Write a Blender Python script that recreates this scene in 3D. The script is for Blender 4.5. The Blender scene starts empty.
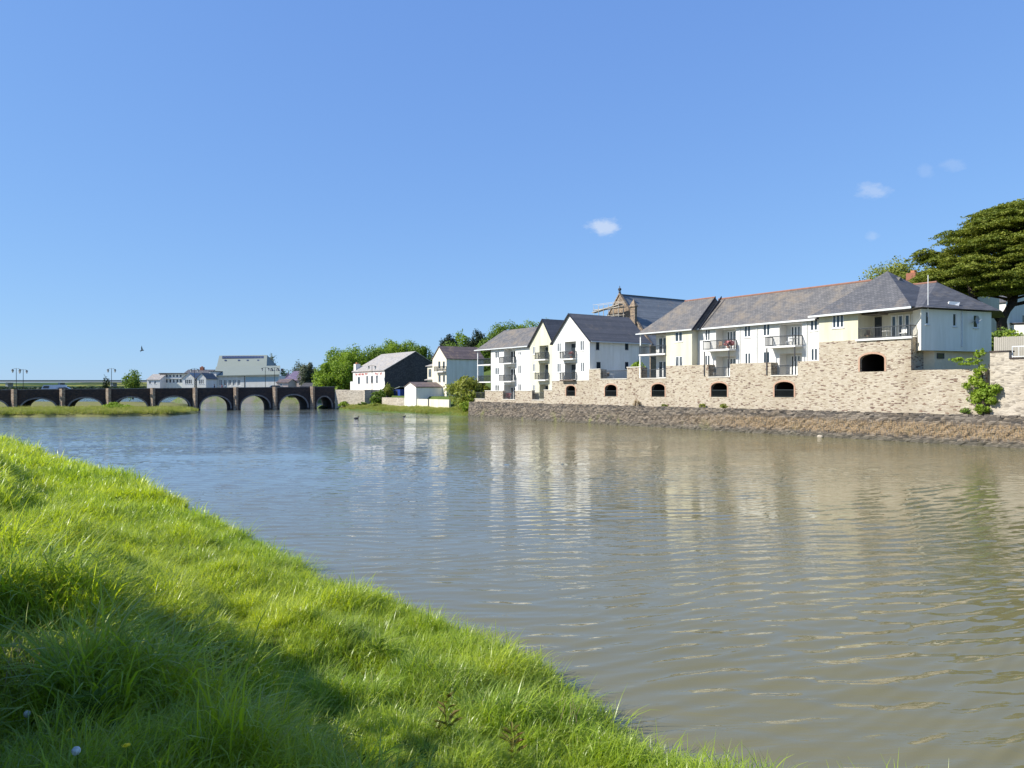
import bpy, bmesh, math, random
import numpy as np
from mathutils import Vector, Matrix
R = math.radians
EYE, HOR, F, CX = 4.7, 389.0, 770.0, 512.0
scene = bpy.context.scene
C = scene.collection
random.seed(7); RNG = np.random.default_rng(11)

# ------------------------------------------------------------------ materials
MATS = {}
class NT:
    def __init__(s, name):
        s.m = bpy.data.materials.new(name); s.m.use_nodes = True
        s.t = s.m.node_tree; s.n = s.t.nodes; s.b = s.n['Principled BSDF']; s.out = s.n['Material Output']
        MATS[name] = s.m
    def new(s, typ, **kw):
        nd = s.n.new(typ)
        for k, v in kw.items():
            if hasattr(nd, k) and k not in nd.inputs: setattr(nd, k, v)
            else: s.set(nd.inputs[k], v)
        return nd
    def set(s, inp, v):
        if isinstance(v, bpy.types.NodeSocket): s.t.links.new(v, inp)
        elif isinstance(v, (tuple, list)) and len(v) == 3 and inp.type == 'RGBA': inp.default_value = (*v, 1)
        else: inp.default_value = v
    def coord(s, kind='Object', scale=(1, 1, 1), loc=(0, 0, 0), rot=(0, 0, 0)):
        if kind == 'World': c = s.new('ShaderNodeNewGeometry').outputs['Position']
        else: c = s.new('ShaderNodeTexCoord').outputs[kind]
        mp = s.new('ShaderNodeMapping', Vector=c); mp.inputs['Scale'].default_value = scale
        mp.inputs['Location'].default_value = loc; mp.inputs['Rotation'].default_value = rot
        return mp.outputs[0]
    def noise(s, v, scale, detail=4, rough=.55, dist=0):
        return s.new('ShaderNodeTexNoise', Vector=v, Scale=scale, Detail=detail, Roughness=rough, Distortion=dist).outputs['Fac']
    def ramp(s, fac, stops, interp='LINEAR'):
        r = s.new('ShaderNodeValToRGB', Fac=fac); cr = r.color_ramp; cr.interpolation = interp
        while len(cr.elements) < len(stops): cr.elements.new(.5)
        for e, (p, c) in zip(cr.elements, stops):
            e.position = p; e.color = (*c, 1) if len(c) == 3 else c
        return r.outputs['Color']
    def mix(s, f, a, b, mode='MIX'):
        nd = s.n.new('ShaderNodeMix'); nd.data_type = 'RGBA'; nd.blend_type = mode
        s.set(nd.inputs['Factor'], f); s.set(nd.inputs[6], a); s.set(nd.inputs[7], b)
        return nd.outputs[2]
    def math(s, op, a, b=0.0, clamp=False):
        nd = s.n.new('ShaderNodeMath'); nd.operation = op; nd.use_clamp = clamp
        s.set(nd.inputs[0], a); s.set(nd.inputs[1], b); return nd.outputs[0]
    def mapr(s, v, a, b, c=0.0, d=1.0):
        nd = s.n.new('ShaderNodeMapRange'); s.set(nd.inputs[0], v)
        for i, x in enumerate((a, b, c, d)): nd.inputs[i + 1].default_value = x
        return nd.outputs[0]
    def sep(s, v): return s.new('ShaderNodeSeparateXYZ', Vector=v).outputs
    def bump(s, h, strength=.5, dist=.05):
        s.set(s.b.inputs['Normal'], s.new('ShaderNodeBump', Height=h, Strength=strength, Distance=dist).outputs[0])
    def col(s, v): s.set(s.b.inputs['Base Color'], v)
    def p(s, **kw):
        for k, v in kw.items(): s.set(s.b.inputs[k.replace('_', ' ')], v)

def plain(name, c, rough=.7, spec=.3, metal=0, var=.15, scale=3.0):
    n = NT(name); f = n.noise(n.coord('World'), scale, 5)
    n.col(n.mix(f, tuple(x * (1 - var) for x in c), tuple(min(1, x * (1 + var)) for x in c)))
    n.p(Roughness=rough, Metallic=metal); n.b.inputs['Specular IOR Level'].default_value = spec
    return n.m
def render_wall(name, c):
    n = NT(name); v = n.coord('World')
    st = n.noise(n.coord('World', (1.2, 1.2, .12)), 1.0, 5, .6)
    a = n.mix(n.mapr(st, .42, .7), c, tuple(x * y for x, y in zip(c, (.80, .79, .75))))
    a = n.mix(n.mapr(n.noise(v, .5, 4), .4, .8), a, tuple(x * y for x, y in zip(c, (.9, .89, .84))))
    n.col(a); n.p(Roughness=.85); n.bump(n.noise(v, 20, 3), .15, .01)
    return n.m
plain('white_frame', (.78, .78, .76), .4); plain('dark_frame', (.05, .05, .055), .4)
plain('rail_metal', (.045, .05, .055), .45); plain('pole_black', (.02, .025, .025), .5)
plain('lamp_glass', (.5, .5, .48), .2); plain('coping', (.62, .58, .5), .8)
plain('slab_white', (.66, .65, .62), .7); plain('slab_brown', (.12, .09, .07), .8)
plain('barge_black', (.02, .022, .03), .5); plain('gutter', (.6, .62, .62), .5)
plain('timber_pale', (.36, .33, .28), .8); plain('scaffold', (.55, .5, .42), .6)
plain('asphalt', (.06, .06, .06), .9); plain('brick_red', (.26, .11, .07), .9, var=.3, scale=9)
plain('brick_pale', (.42, .27, .19), .9, var=.3, scale=9); plain('strip_blue', (.36, .47, .53), .3); plain('undercroft', (.78, .62, .42), .9); plain('opening_shade', (.035, .025, .02), .95); plain('ridge_red', (.27, .14, .10), .9, var=.3)
plain('bark', (.06, .045, .032), .95, var=.4, scale=6); plain('blue_paint', (.02, .05, .22), .5)
plain('car_white', (.75, .76, .78), .2); plain('car_dark', (.02, .02, .025), .2); plain('tyre', (.02, .02, .02), .9)
plain('panel_blue', (.04, .05, .09), .2, .6); plain('roof_metal', (.215, .24, .205), .6, var=.08, scale=.3)
plain('concrete', (.32, .34, .36), .85); plain('skin', (.5, .3, .22), .6); plain('cloth_dark', (.03, .035, .06), .9)
plain('cloth_red', (.35, .05, .05), .9); plain('cloth_pale', (.55, .55, .5), .9)
plain('feather_dark', (.03, .03, .032), .8); plain('feather_white', (.75, .74, .7), .8); plain('beak', (.5, .3, .05), .5)
plain('terracotta', (.4, .16, .08), .8); plain('pink_flower', (.5, .2, .2), .7, var=.4, scale=14)
plain('red_sign', (.38, .10, .09), .6); plain('yellow_flower', (.9, .65, .02), .6); plain('seed_white', (.75, .75, .7), .9)
plain('dish_grey', (.35, .36, .38), .5); plain('chair_wicker', (.3, .22, .15), .8); plain('chair_white', (.7, .7, .68), .6)
render_wall('white_render', (.70, .69, .665)); render_wall('cream_render', (.62, .595, .46))
render_wall('shaded_side_render', (.88, .84, .74)); render_wall('ivory_render', (.68, .63, .51))  # first render is for white walls in shade, their shade tone set by colour
render_wall('grey_and_shade_render', (.74, .75, .68)); render_wall('pink_render', (.6, .5, .46))  # grey walls; also the white house's shaded side, its shade set by colour

def glass():
    n = NT('glass'); n.col((.03, .04, .05)); n.p(Roughness=.06); n.b.inputs['Specular IOR Level'].default_value = .6
    n.bump(n.noise(n.coord('World'), 1.3, 2), .25, .02)
glass()
def curtain():
    n = NT('curtained_glass'); f = n.noise(n.coord('World', (3, 3, .4)), 2, 2)
    n.col(n.mix(n.mapr(f, .45, .6), (.04, .05, .06), (.2, .21, .21))); n.p(Roughness=.1)
curtain()
def slate(name, base=(.15, .15, .165), lichen=.35, warm=(.36, .25, .15)):
    n = NT(name); v = n.coord('Object')
    z = n.sep(v)[2]
    br = n.new('ShaderNodeTexBrick', Vector=n.coord('Object', (1, 1, 1), rot=(R(90), 0, 0)), Scale=1.0)
    br.inputs['Color1'].default_value = (.78, .78, .8, 1); br.inputs['Color2'].default_value = (1.15, 1.12, 1.1, 1)
    br.inputs['Mortar'].default_value = (.45, .45, .45, 1); br.inputs['Brick Width'].default_value = .34
    br.inputs['Row Height'].default_value = .2; br.inputs['Mortar Size'].default_value = .018
    a = n.mix(n.noise(v, 1.1, 6, .65), tuple(x * .75 for x in base), tuple(x * 1.45 for x in base))
    a = n.mix(1.0, a, br.outputs['Color'], 'MULTIPLY')
    l = n.mapr(n.noise(v, .55, 7, .7), .62 - lichen * .35, .72)
    a = n.mix(n.math('MULTIPLY', l, .75), a, warm)
    n.col(a); n.p(Roughness=.62); n.b.inputs['Specular IOR Level'].default_value = .35
    n.bump(br.outputs['Fac'], .4, .02)
slate('slate_blue', (.105, .105, .108), .18, (.19, .155, .115)); slate('slate_lichen', (.135, .13, .125), .45, (.235, .185, .125))
slate('slate_church', (.20, .215, .22), .05); slate('slate_pub', (.36, .34, .31), .3, (.4, .32, .2))
slate('slate_brown', (.15, .115, .105), .3); slate('slate_purple', (.16, .13, .2), .15)

def rubble(name, stops, sx=2.0, sz=5.0, mortar=(.62, .52, .38), msize=.06, wet=None, bumpd=.05, jit=.35):
    n = NT(name); v0 = n.coord('Object')
    warp = n.new('ShaderNodeTexNoise', Vector=v0, Scale=1.5, Detail=3).outputs['Color']
    vv = n.mix(.07, v0, warp, 'ADD')
    mp = n.new('ShaderNodeMapping', Vector=vv); mp.inputs['Scale'].default_value = (sx, sx, sz)
    vo = n.new('ShaderNodeTexVoronoi', Vector=mp.outputs[0], Scale=1.0, Randomness=.85)
    ve = n.new('ShaderNodeTexVoronoi', Vector=mp.outputs[0], Scale=1.0, Randomness=.85, feature='DISTANCE_TO_EDGE')
    rnd = n.sep(vo.outputs['Color'])[0]
    a = n.ramp(rnd, stops, 'CONSTANT')
    a = n.mix(n.noise(v0, 4, 6, .7), a, n.mix(1.0, a, (.68, .66, .64), 'MULTIPLY'))
    e = n.mapr(ve.outputs['Distance'], 0, msize, 1, 0)
    a = n.mix(n.math('MULTIPLY', e, .8), a, mortar)
    st = n.mapr(n.noise(n.coord('Object', (.5, .5, .15)), .6, 5), .45, .75)
    a = n.mix(n.math('MULTIPLY', st, .5), a, n.mix(1.0, a, (.66, .60, .52), 'MULTIPLY'))
    a = n.mix(n.math('MULTIPLY', n.mapr(n.noise(n.coord('Object', (1, 1, 1.6), loc=(5, 3, 1)), .42, 5, .65), .5, .62), .45), a, n.mix(1.0, a, (1.0, 1.02, 1.06), 'MULTIPLY'))
    if wet: a = wet(n, v0, a)
    n.col(a); n.p(Roughness=.9)
    n.bump(n.math('MINIMUM', ve.outputs['Distance'], .25), 1.0, bumpd)
    return n
rubble('stone_cream', [(0, (.47, .41, .31)), (.2, (.39, .33, .245)), (.38, (.52, .46, .36)), (.55, (.44, .38, .29)), (.74, (.24, .165, .115)), (.82, (.50, .44, .35)), (.92, (.16, .105, .08))], 3.0, 10.5, (.50, .45, .35))
rubble('stone_pale', [(0, (.50, .44, .35)), (.3, (.42, .37, .30)), (.55, (.55, .49, .40)), (.8, (.30, .26, .21))], 2.6, 8, (.5, .45, .37))
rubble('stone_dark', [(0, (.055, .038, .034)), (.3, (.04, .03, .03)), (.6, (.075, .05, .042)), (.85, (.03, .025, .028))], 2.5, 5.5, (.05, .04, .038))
rubble('stone_pier', [(0, (.34, .26, .19)), (.3, (.28, .2, .14)), (.6, (.42, .34, .25)), (.85, (.22, .15, .11))], 2.5, 4.5, (.36, .29, .22))
rubble('stone_church', [(0, (.27, .20, .14)), (.3, (.2, .15, .11)), (.6, (.33, .25, .17)), (.85, (.14, .11, .09))], 2.5, 5.5, (.3, .25, .18))
rubble('ring_stone', [(0, (.24, .22, .22)), (.5, (.3, .28, .27)), (.8, (.2, .18, .18))], 3, 3, (.2, .18, .17))
rubble('slate_hung', [(0, (.07, .068, .07)), (.5, (.10, .095, .095)), (.8, (.055, .053, .056))], 4, 5, (.045, .042, .042), bumpd=.02)
def quay_wet(n, v, a):
    s = n.sep(v); z = s[2]; x = s[0]
    zz = n.math('ADD', z, n.math('MULTIPLY', n.math('SUBTRACT', n.noise(n.coord('Object', (3.5, 1, .35)), 1.6, 5, .7), .5), 1.5))
    band = n.math('MULTIPLY', n.mapr(zz, .45, .8), n.mapr(zz, 1.95, 1.6))
    clump = n.mapr(n.noise(n.coord('Object', (9, 3, 2.6)), 1.3, 4, .75), .40, .52)
    band = n.math('MULTIPLY', n.math('MULTIPLY', band, n.mapr(x, 46, 60, .08, .95)), clump)
    weed = n.ramp(n.noise(n.coord('Object', (5.5, 2, 1.5)), 1.5, 4, .75), [(.38, (.05, .045, .03)), (.46, (.20, .135, .07)), (.54, (.32, .22, .12)), (.62, (.10, .09, .055))])
    a = n.mix(band, a, weed)
    low = n.math('MULTIPLY', n.mapr(z, .5, .2), .6)
    a = n.mix(low, a, (.075, .07, .05))
    gr = n.math('MULTIPLY', n.mapr(n.noise(v, .35, 5, .7), .56, .66), n.mapr(x, 62, 30, .1, .8))
    return n.mix(n.math('MULTIPLY', gr, n.mapr(z, 1.6, .4)), a, (.17, .18, .05))
rubble('stone_quay', [(0, (.13, .11, .09)), (.25, (.20, .17, .135)), (.5, (.10, .085, .07)), (.7, (.235, .195, .15)), (.88, (.055, .05, .045))], 2.2, 6.0, (.045, .04, .032), wet=quay_wet, bumpd=.12)

def leaf(name, c1, c2, c3, rough=.6, trans=.35):
    n = NT(name); v = n.coord('World')
    a = n.mix(n.mapr(n.noise(v, .45, 3), .35, .65), c1, c2)
    a = n.mix(n.mapr(n.noise(v, 3.5, 3), .5, .75), a, c3)
    n.col(a); n.p(Roughness=rough); n.b.inputs['Specular IOR Level'].default_value = .25
    tr = n.new('ShaderNodeBsdfTranslucent', Color=n.mix(1.0, a, (1.1, 1.15, .6), 'MULTIPLY'))
    mx = n.new('ShaderNodeMixShader', Fac=trans); n.t.links.new(n.b.outputs[0], mx.inputs[1]); n.t.links.new(tr.outputs[0], mx.inputs[2])
    n.t.links.new(mx.outputs[0], n.out.inputs[0])
leaf('leaf_spring', (.16, .25, .022), (.23, .33, .028), (.30, .38, .045)); leaf('leaf_mid', (.11, .18, .028), (.15, .23, .03), (.2, .27, .05))
leaf('leaf_dark', (.02, .04, .02), (.035, .055, .022), (.05, .07, .03)); leaf('leaf_cedar', (.14, .18, .028), (.22, .245, .035), (.32, .32, .06), trans=.3)
leaf('leaf_olive', (.20, .24, .04), (.27, .29, .05), (.30, .29, .08)); leaf('leaf_ivy', (.20, .30, .03), (.28, .38, .04), (.36, .42, .08))
leaf('leaf_grey', (.10, .13, .09), (.15, .17, .12), (.2, .2, .14)); leaf('marsh_leaf', (.27, .32, .06), (.38, .38, .10), (.46, .40, .18))
leaf('dry_stem', (.38, .30, .2), (.45, .36, .24), (.3, .2, .12), trans=.2); leaf('dock_leaf', (.15, .15, .03), (.20, .17, .04), (.18, .09, .04), trans=.35)

def grass_mat():
    n = NT('grass_blade'); v = n.coord('World')
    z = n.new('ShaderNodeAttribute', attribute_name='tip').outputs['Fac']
    rnd = n.new('ShaderNodeObjectInfo').outputs['Random']
    big = n.mapr(n.noise(v, .22, 4, .6), .38, .62)
    a = n.mix(big, (.25, .44, .006), (.60, .68, .010))
    blue = n.mapr(n.noise(n.coord('World', loc=(13, 7, 0)), .55, 4, .6), .52, .64)
    a = n.mix(n.math('MULTIPLY', blue, .75), a, (.17, .30, .07))
    a = n.mix(n.math('MULTIPLY', rnd, .55), a, (.52, .62, .02))
    bl = n.new('ShaderNodeAttribute', attribute_name='blade').outputs['Fac']
    a = n.mix(n.mapr(bl, 0, .5, .55, 0), a, (.035, .10, .012)); a = n.mix(n.mapr(bl, .72, .9, 0, .55), a, (.46, .56, .12))
    dry = n.math('GREATER_THAN', bl, .96)
    a = n.mix(n.math('MULTIPLY', dry, .7), a, (.48, .42, .22))
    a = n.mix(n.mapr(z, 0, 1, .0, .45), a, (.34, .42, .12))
    n.col(a); n.p(Roughness=.33); n.b.inputs['Specular IOR Level'].default_value = .42
    tr = n.new('ShaderNodeBsdfTranslucent', Color=n.mix(1.0, a, (1.25, 1.2, .5), 'MULTIPLY'))
    mx = n.new('ShaderNodeMixShader', Fac=.5); n.t.links.new(n.b.outputs[0], mx.inputs[1]); n.t.links.new(tr.outputs[0], mx.inputs[2])
    n.t.links.new(mx.outputs[0], n.out.inputs[0])
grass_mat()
def soil(name, c1, c2, c3):
    n = NT(name); v = n.coord('World')
    a = n.mix(n.mapr(n.noise(v, .3, 5), .4, .6), c1, c2); a = n.mix(n.mapr(n.noise(v, 2.5, 6, .7), .5, .7), a, c3)
    n.col(a); n.p(Roughness=1.0); n.b.inputs['Specular IOR Level'].default_value = .05; n.bump(n.noise(v, 6, 5), .8, .06)
soil('levee_soil', (.09, .16, .02), (.13, .20, .025), (.10, .10, .03)); soil('hill_soil', (.07, .11, .03), (.10, .14, .035), (.08, .07, .04))
soil('town_soil', (.18, .17, .15), (.12, .16, .05), (.22, .2, .17)); soil('marsh_soil', (.17, .18, .06), (.20, .19, .08), (.14, .11, .07))
def far_soil():
    n = NT('far_soil'); v = n.coord('World')
    vo = n.new('ShaderNodeTexVoronoi', Vector=n.coord('World', (.004, .003, .004)), Scale=1.0)
    a = n.ramp(n.sep(vo.outputs['Color'])[0], [(0, (.06, .10, .05)), (.3, (.10, .15, .05)), (.5, (.05, .08, .05)), (.65, (.26, .26, .08)), (.8, (.07, .11, .05))], 'CONSTANT')
    a = n.mix(n.mapr(n.noise(v, .012, 6, .7), .45, .55), a, (.04, .065, .035)); n.col(a); n.p(Roughness=1)
    n.b.inputs['Specular IOR Level'].default_value = .0
far_soil()

def water_mat():
    n = NT('water'); pos = n.coord('World')
    big = n.noise(n.coord('World', (.010, .035, 1), rot=(0, 0, R(12))), 1.0, 4, .6, 1.2)
    patch = n.noise(n.coord('World', (.045, .16, 1), loc=(3, 9, 0), rot=(0, 0, R(8))), 1.0, 4, .6, .8)
    near = n.mapr(n.sep(pos)[1], 15, 85, .22, 1.0)
    calm = n.math('MULTIPLY', n.mapr(big, .44, .58, 1.0, .35), n.math('MULTIPLY', near, n.mapr(patch, .36, .62, .35, 1.5)))
    w1 = n.noise(n.coord('World', (.62, 2.4, 1), rot=(0, 0, R(-24))), 1.0, 2.0, .5, .6)
    w2 = n.noise(n.coord('World', (2.0, 6.5, 1), rot=(0, 0, R(-8))), 1.0, 3, .55, .4)
    w3 = n.noise(n.coord('World', (.10, .42, 1), rot=(0, 0, R(-32))), 1.0, 2, .5)
    w1 = n.math('ADD', n.math('MULTIPLY', w1, .6), n.math('SUBTRACT', 1.0, n.math('ABSOLUTE', n.math('SUBTRACT', n.math('MULTIPLY', w1, 2.0), 1.0))))
    h = n.math('ADD', n.math('MULTIPLY', w1, .055), n.math('ADD', n.math('MULTIPLY', w2, .022), n.math('MULTIPLY', w3, .05)))
    h = n.math('MULTIPLY', n.math('SUBTRACT', h, .099), calm); bp = n.new('ShaderNodeBump', Height=h, Strength=1.0, Distance=1.0)
    n.set(n.b.inputs['Normal'], bp.outputs[0])
    m = n.mapr(n.noise(n.coord('World', (.03, .08, 1)), 1.0, 3), .35, .65)
    xx = n.sep(pos)[0]; side = n.mapr(xx, -22, 6)
    n.col(n.mix(side, (.12, .135, .12), n.mix(m, (.15, .135, .062), (.18, .16, .075))))
    n.p(Roughness=.03, IOR=1.38)
water_mat()

# ------------------------------------------------------------------ builders
class MB:
    def __init__(s): s.v = []; s.f = []
    def add(s, vs, fs):
        b = len(s.v); s.v += [tuple(map(float, p)) for p in vs]; s.f += [tuple(b + i for i in f) for f in fs]; return s
    def hexa(s, p):  # 8 pts: bottom 4 then top 4
        return s.add(p, [(3, 2, 1, 0), (4, 5, 6, 7), (0, 1, 5, 4), (1, 2, 6, 5), (2, 3, 7, 6), (3, 0, 4, 7)])
    def box(s, x0, x1, y0, y1, z0, z1, fn=None):
        p = [(x0, y0, z0), (x1, y0, z0), (x1, y1, z0), (x0, y1, z0), (x0, y0, z1), (x1, y0, z1), (x1, y1, z1), (x0, y1, z1)]
        return s.hexa([fn(*q) for q in p] if fn else p)
    def slab(s, q, th):  # 4 top corners
        return s.hexa([(x, y, z - th) for x, y, z in q] + list(q))
    def prism(s, plan, z0, z1):
        n = len(plan)
        return s.add([(x, y, z0) for x, y in plan] + [(x, y, z1) for x, y in plan],
                     [tuple(range(n - 1, -1, -1)), tuple(range(n, 2 * n))] + [(i, (i + 1) % n, n + (i + 1) % n, n + i) for i in range(n)])
    def tube(s, pts, rad, n=6):
        pts = [Vector(p) for p in pts]
        if not hasattr(rad, '__len__'): rad = [rad] * len(pts)
        vs = []; fs = []
        for i, p in enumerate(pts):
            d = (pts[min(i + 1, len(pts) - 1)] - pts[max(i - 1, 0)]).normalized()
            a = d.orthogonal().normalized() if abs(d.z) < .9 else Vector((1, 0, 0)).cross(d).normalized(); b = d.cross(a)
            for k in range(n):
                t = 2 * math.pi * k / n; vs.append(p + (a * math.cos(t) + b * math.sin(t)) * rad[i])
        for i in range(len(pts) - 1):
            for k in range(n):
                fs.append((i * n + k, i * n + (k + 1) % n, (i + 1) * n + (k + 1) % n, (i + 1) * n + k))
        fs += [tuple(range(n - 1, -1, -1)), tuple((len(pts) - 1) * n + k for k in range(n))]
        return s.add(vs, fs)
    def ball(s, c, r, seg=8, ring=5, sq=(1, 1, 1)):
        vs = [(c[0], c[1], c[2] - r * sq[2])]; fs = []
        for i in range(1, ring):
            a = -math.pi / 2 + math.pi * i / ring
            for k in range(seg):
                t = 2 * math.pi * k / seg
                vs.append((c[0] + r * sq[0] * math.cos(a) * math.cos(t), c[1] + r * sq[1] * math.cos(a) * math.sin(t), c[2] + r * sq[2] * math.sin(a)))
        vs.append((c[0], c[1], c[2] + r * sq[2])); top = len(vs) - 1
        for k in range(seg): fs.append((0, 1 + (k + 1) % seg, 1 + k)); fs.append((top, top - seg + k, top - seg + (k + 1) % seg))
        for i in range(ring - 2):
            for k in range(seg): fs.append((1 + i * seg + k, 1 + i * seg + (k + 1) % seg, 1 + (i + 1) * seg + (k + 1) % seg, 1 + (i + 1) * seg + k))
        return s.add(vs, fs)
    def build(s, name, mat, parent=None, off=(0, 0, 0), smooth=False):
        me = bpy.data.meshes.new(name); o = (parent.get('off') if parent else None)
        if o is None: o = off
        me.from_pydata([(x - o[0], y - o[1], z - o[2]) for x, y, z in s.v], [], s.f)
        me.materials.append(MATS[mat]); me.update()
        if smooth: me.polygons.foreach_set('use_smooth', [True] * len(me.polygons))
        ob = bpy.data.objects.new(name, me); C.objects.link(ob)
        if parent is not None: ob.parent = parent; ob['off'] = tuple(o)
        return ob
def tag(o, label=None, cat=None, group=None, kind=None):
    if label: o['label'] = label
    if cat: o['category'] = cat
    if group: o['group'] = group
    if kind: o['kind'] = kind
    return o
class Frame:
    def __init__(s, ox, oy, ang): s.o = (ox, oy); s.a = ang; s.c = math.cos(ang); s.s = math.sin(ang)
    def w(s, x, y): return (s.o[0] + x * s.c - y * s.s, s.o[1] + x * s.s + y * s.c)
    def l(s, X, Y): X -= s.o[0]; Y -= s.o[1]; return (X * s.c + Y * s.s, -X * s.s + Y * s.c)
    def hit_y(s, px, py, w):   # where the sight line meets local plane y=w: (x, z)
        k = (px - CX) / F; dx, dy = k * s.c + s.s, -k * s.s + s.c
        ex, ey = s.l(0, 0); d = (w - ey) / dy
        return ex + d * dx, EYE + d * (HOR - py) / F
    def hit_x(s, px, py, t):
        k = (px - CX) / F; dx, dy = k * s.c + s.s, -k * s.s + s.c
        ex, ey = s.l(0, 0); d = (t - ex) / dx
        return ey + d * dy, EYE + d * (HOR - py) / F
    def thing(s, name, label, cat, x, y, z=0, group=None):
        o = bpy.data.objects.new(name, None); C.objects.link(o); o.empty_display_size = .5
        X, Y = s.w(x, y); o.location = (X, Y, z); o.rotation_euler = (0, 0, s.a); o['off'] = (x, y, z)
        return tag(o, label, cat, group)
    def single(s, ob, x, y, z=0):   # a one-mesh thing built with off=(x,y,z)
        X, Y = s.w(x, y); ob.location = (X, Y, z); ob.rotation_euler = (0, 0, s.a); return ob
Q = Frame(-7.5, 131.6, math.atan2(-.83, .557))     # the quay: x along it, y inland
B = Frame(-101.2, 156.6, math.atan2(.41, .91))     # the old bridge: x along it, y through it
WLD = Frame(0, 0, 0)

def wall_holes(mb, s0, s1, z0, z1, holes, fn, deep=.12):
    """front face with recessed openings; fn maps (s, depth, z) to local xyz; hole = (s0,s1,z0,z1[,depth])"""
    xs = sorted({s0, s1, *[min(max(v, s0), s1) for h in holes for v in h[:2]]})
    zs = sorted({z0, z1, *[min(max(v, z0), z1) for h in holes for v in h[2:4]]})
    for a, b in zip(xs, xs[1:]):
        for c, d in zip(zs, zs[1:]):
            m, k = (a + b) / 2, (c + d) / 2
            if any(h[0] < m < h[1] and h[2] < k < h[3] for h in holes): continue
            mb.add([fn(a, 0, c), fn(b, 0, c), fn(b, 0, d), fn(a, 0, d)], [(0, 1, 2, 3)])
    for h in holes:
        a, b, c, d = h[:4]; q = h[4] if len(h) > 4 else deep; opn = len(h) > 5
        c = max(c, z0); d = min(d, z1)
        P = [fn(a, 0, c), fn(b, 0, c), fn(b, 0, d), fn(a, 0, d), fn(a, q, c), fn(b, q, c), fn(b, q, d), fn(a, q, d)]
        mb.add(P, [(0, 1, 5, 4), (1, 2, 6, 5), (2, 3, 7, 6), (3, 0, 4, 7)] + ([] if opn else [(4, 5, 6, 7)]))
def shell(mb, s0, s1, z0, z1, D, fn, back=True):   # the other sides
    P = [fn(s0, 0, z0), fn(s1, 0, z0), fn(s1, D, z0), fn(s0, D, z0), fn(s0, 0, z1), fn(s1, 0, z1), fn(s1, D, z1), fn(s0, D, z1)]
    mb.add(P, [(0, 3, 2, 1), (4, 5, 6, 7), (1, 2, 6, 5), (3, 0, 4, 7)] + ([(2, 3, 7, 6)] if back else []))
WR = random.Random(99)
def window(root, fn, a, b, c, d, depth=.10, cols=2, name='window', frame='white_frame', glassm='glass', sill=True, t=.095):
    m = MB(); y0, y1 = depth - .06, depth - .005
    m.box(a, a + t, y0, y1, c, d, fn); m.box(b - t, b, y0, y1, c, d, fn)
    m.box(a + t, b - t, y0, y1, c, c + t, fn); m.box(a + t, b - t, y0, y1, d - t, d, fn)
    for i in range(1, cols):
        x = a + (b - a) * i / cols; m.box(x - t * .7, x + t * .7, y0, y1, c + t, d - t, fn)
    o = m.build(name, frame, root)
    if name == 'window' and glassm == 'glass' and WR.random() < .25: glassm = 'curtained_glass'
    MB().box(a + t, b - t, depth - .03, depth - .012, c + t, d - t, fn).build('pane', glassm, o)
    if sill: MB().box(a - .06, b + .06, -.07, depth - .06, c - .09, c - .003, fn).build('sill', 'slab_white', o)
    return o
def railing(root, pts, h=1.05, name='railing', gap=.14, mat='rail_metal'):
    m = MB()
    for p, q in zip(pts, pts[1:]):
        p, q = Vector(p), Vector(q); L = (q - p).length; d = (q - p) / L; nrm = Vector((-d.y, d.x, 0)) * .025
        def bar(a, b, z0, z1, wd=1.0):
            A, Bq = p + d * a, p + d * b; w = nrm * wd
            m.hexa([A - w + Vector((0, 0, z0)), Bq - w + Vector((0, 0, z0)), Bq + w + Vector((0, 0, z0)), A + w + Vector((0, 0, z0)),
                    A - w + Vector((0, 0, z1)), Bq - w + Vector((0, 0, z1)), Bq + w + Vector((0, 0, z1)), A + w + Vector((0, 0, z1))])
        bar(0, L, h - .08, h, 1.5); bar(0, L, .06, .12, .9)
        n = max(1, int(L / gap))
        for i in range(1, n):
            bar(L * i / n - .014, L * i / n + .014, .12, h - .06, .55)
        for a in (0, L - .05): bar(a, a + .05, 0, h - .06)
    return m.build(name, mat, root)
def yfn(w): return lambda s, d, z: (s, w + d, z)
def hole(w, px0, px1, y0, y1, *dep):
    a, z1 = Q.hit_y(px0, y0, w); b, _ = Q.hit_y(px1, y0, w); _, z0 = Q.hit_y((px0 + px1) / 2, y1, w); _, z1 = Q.hit_y((px0 + px1) / 2, y0, w)
    return (a, b, z0, z1, *dep)
def hx(t, px0, px1, y0, y1, *dep):
    a, _ = Q.hit_x(px0, y0, t); b, _ = Q.hit_x(px1, y0, t); _, z0 = Q.hit_x((px0 + px1) / 2, y1, t); _, z1 = Q.hit_x((px0 + px1) / 2, y0, t)
    return (a, b, z0, z1, *dep)

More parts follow.
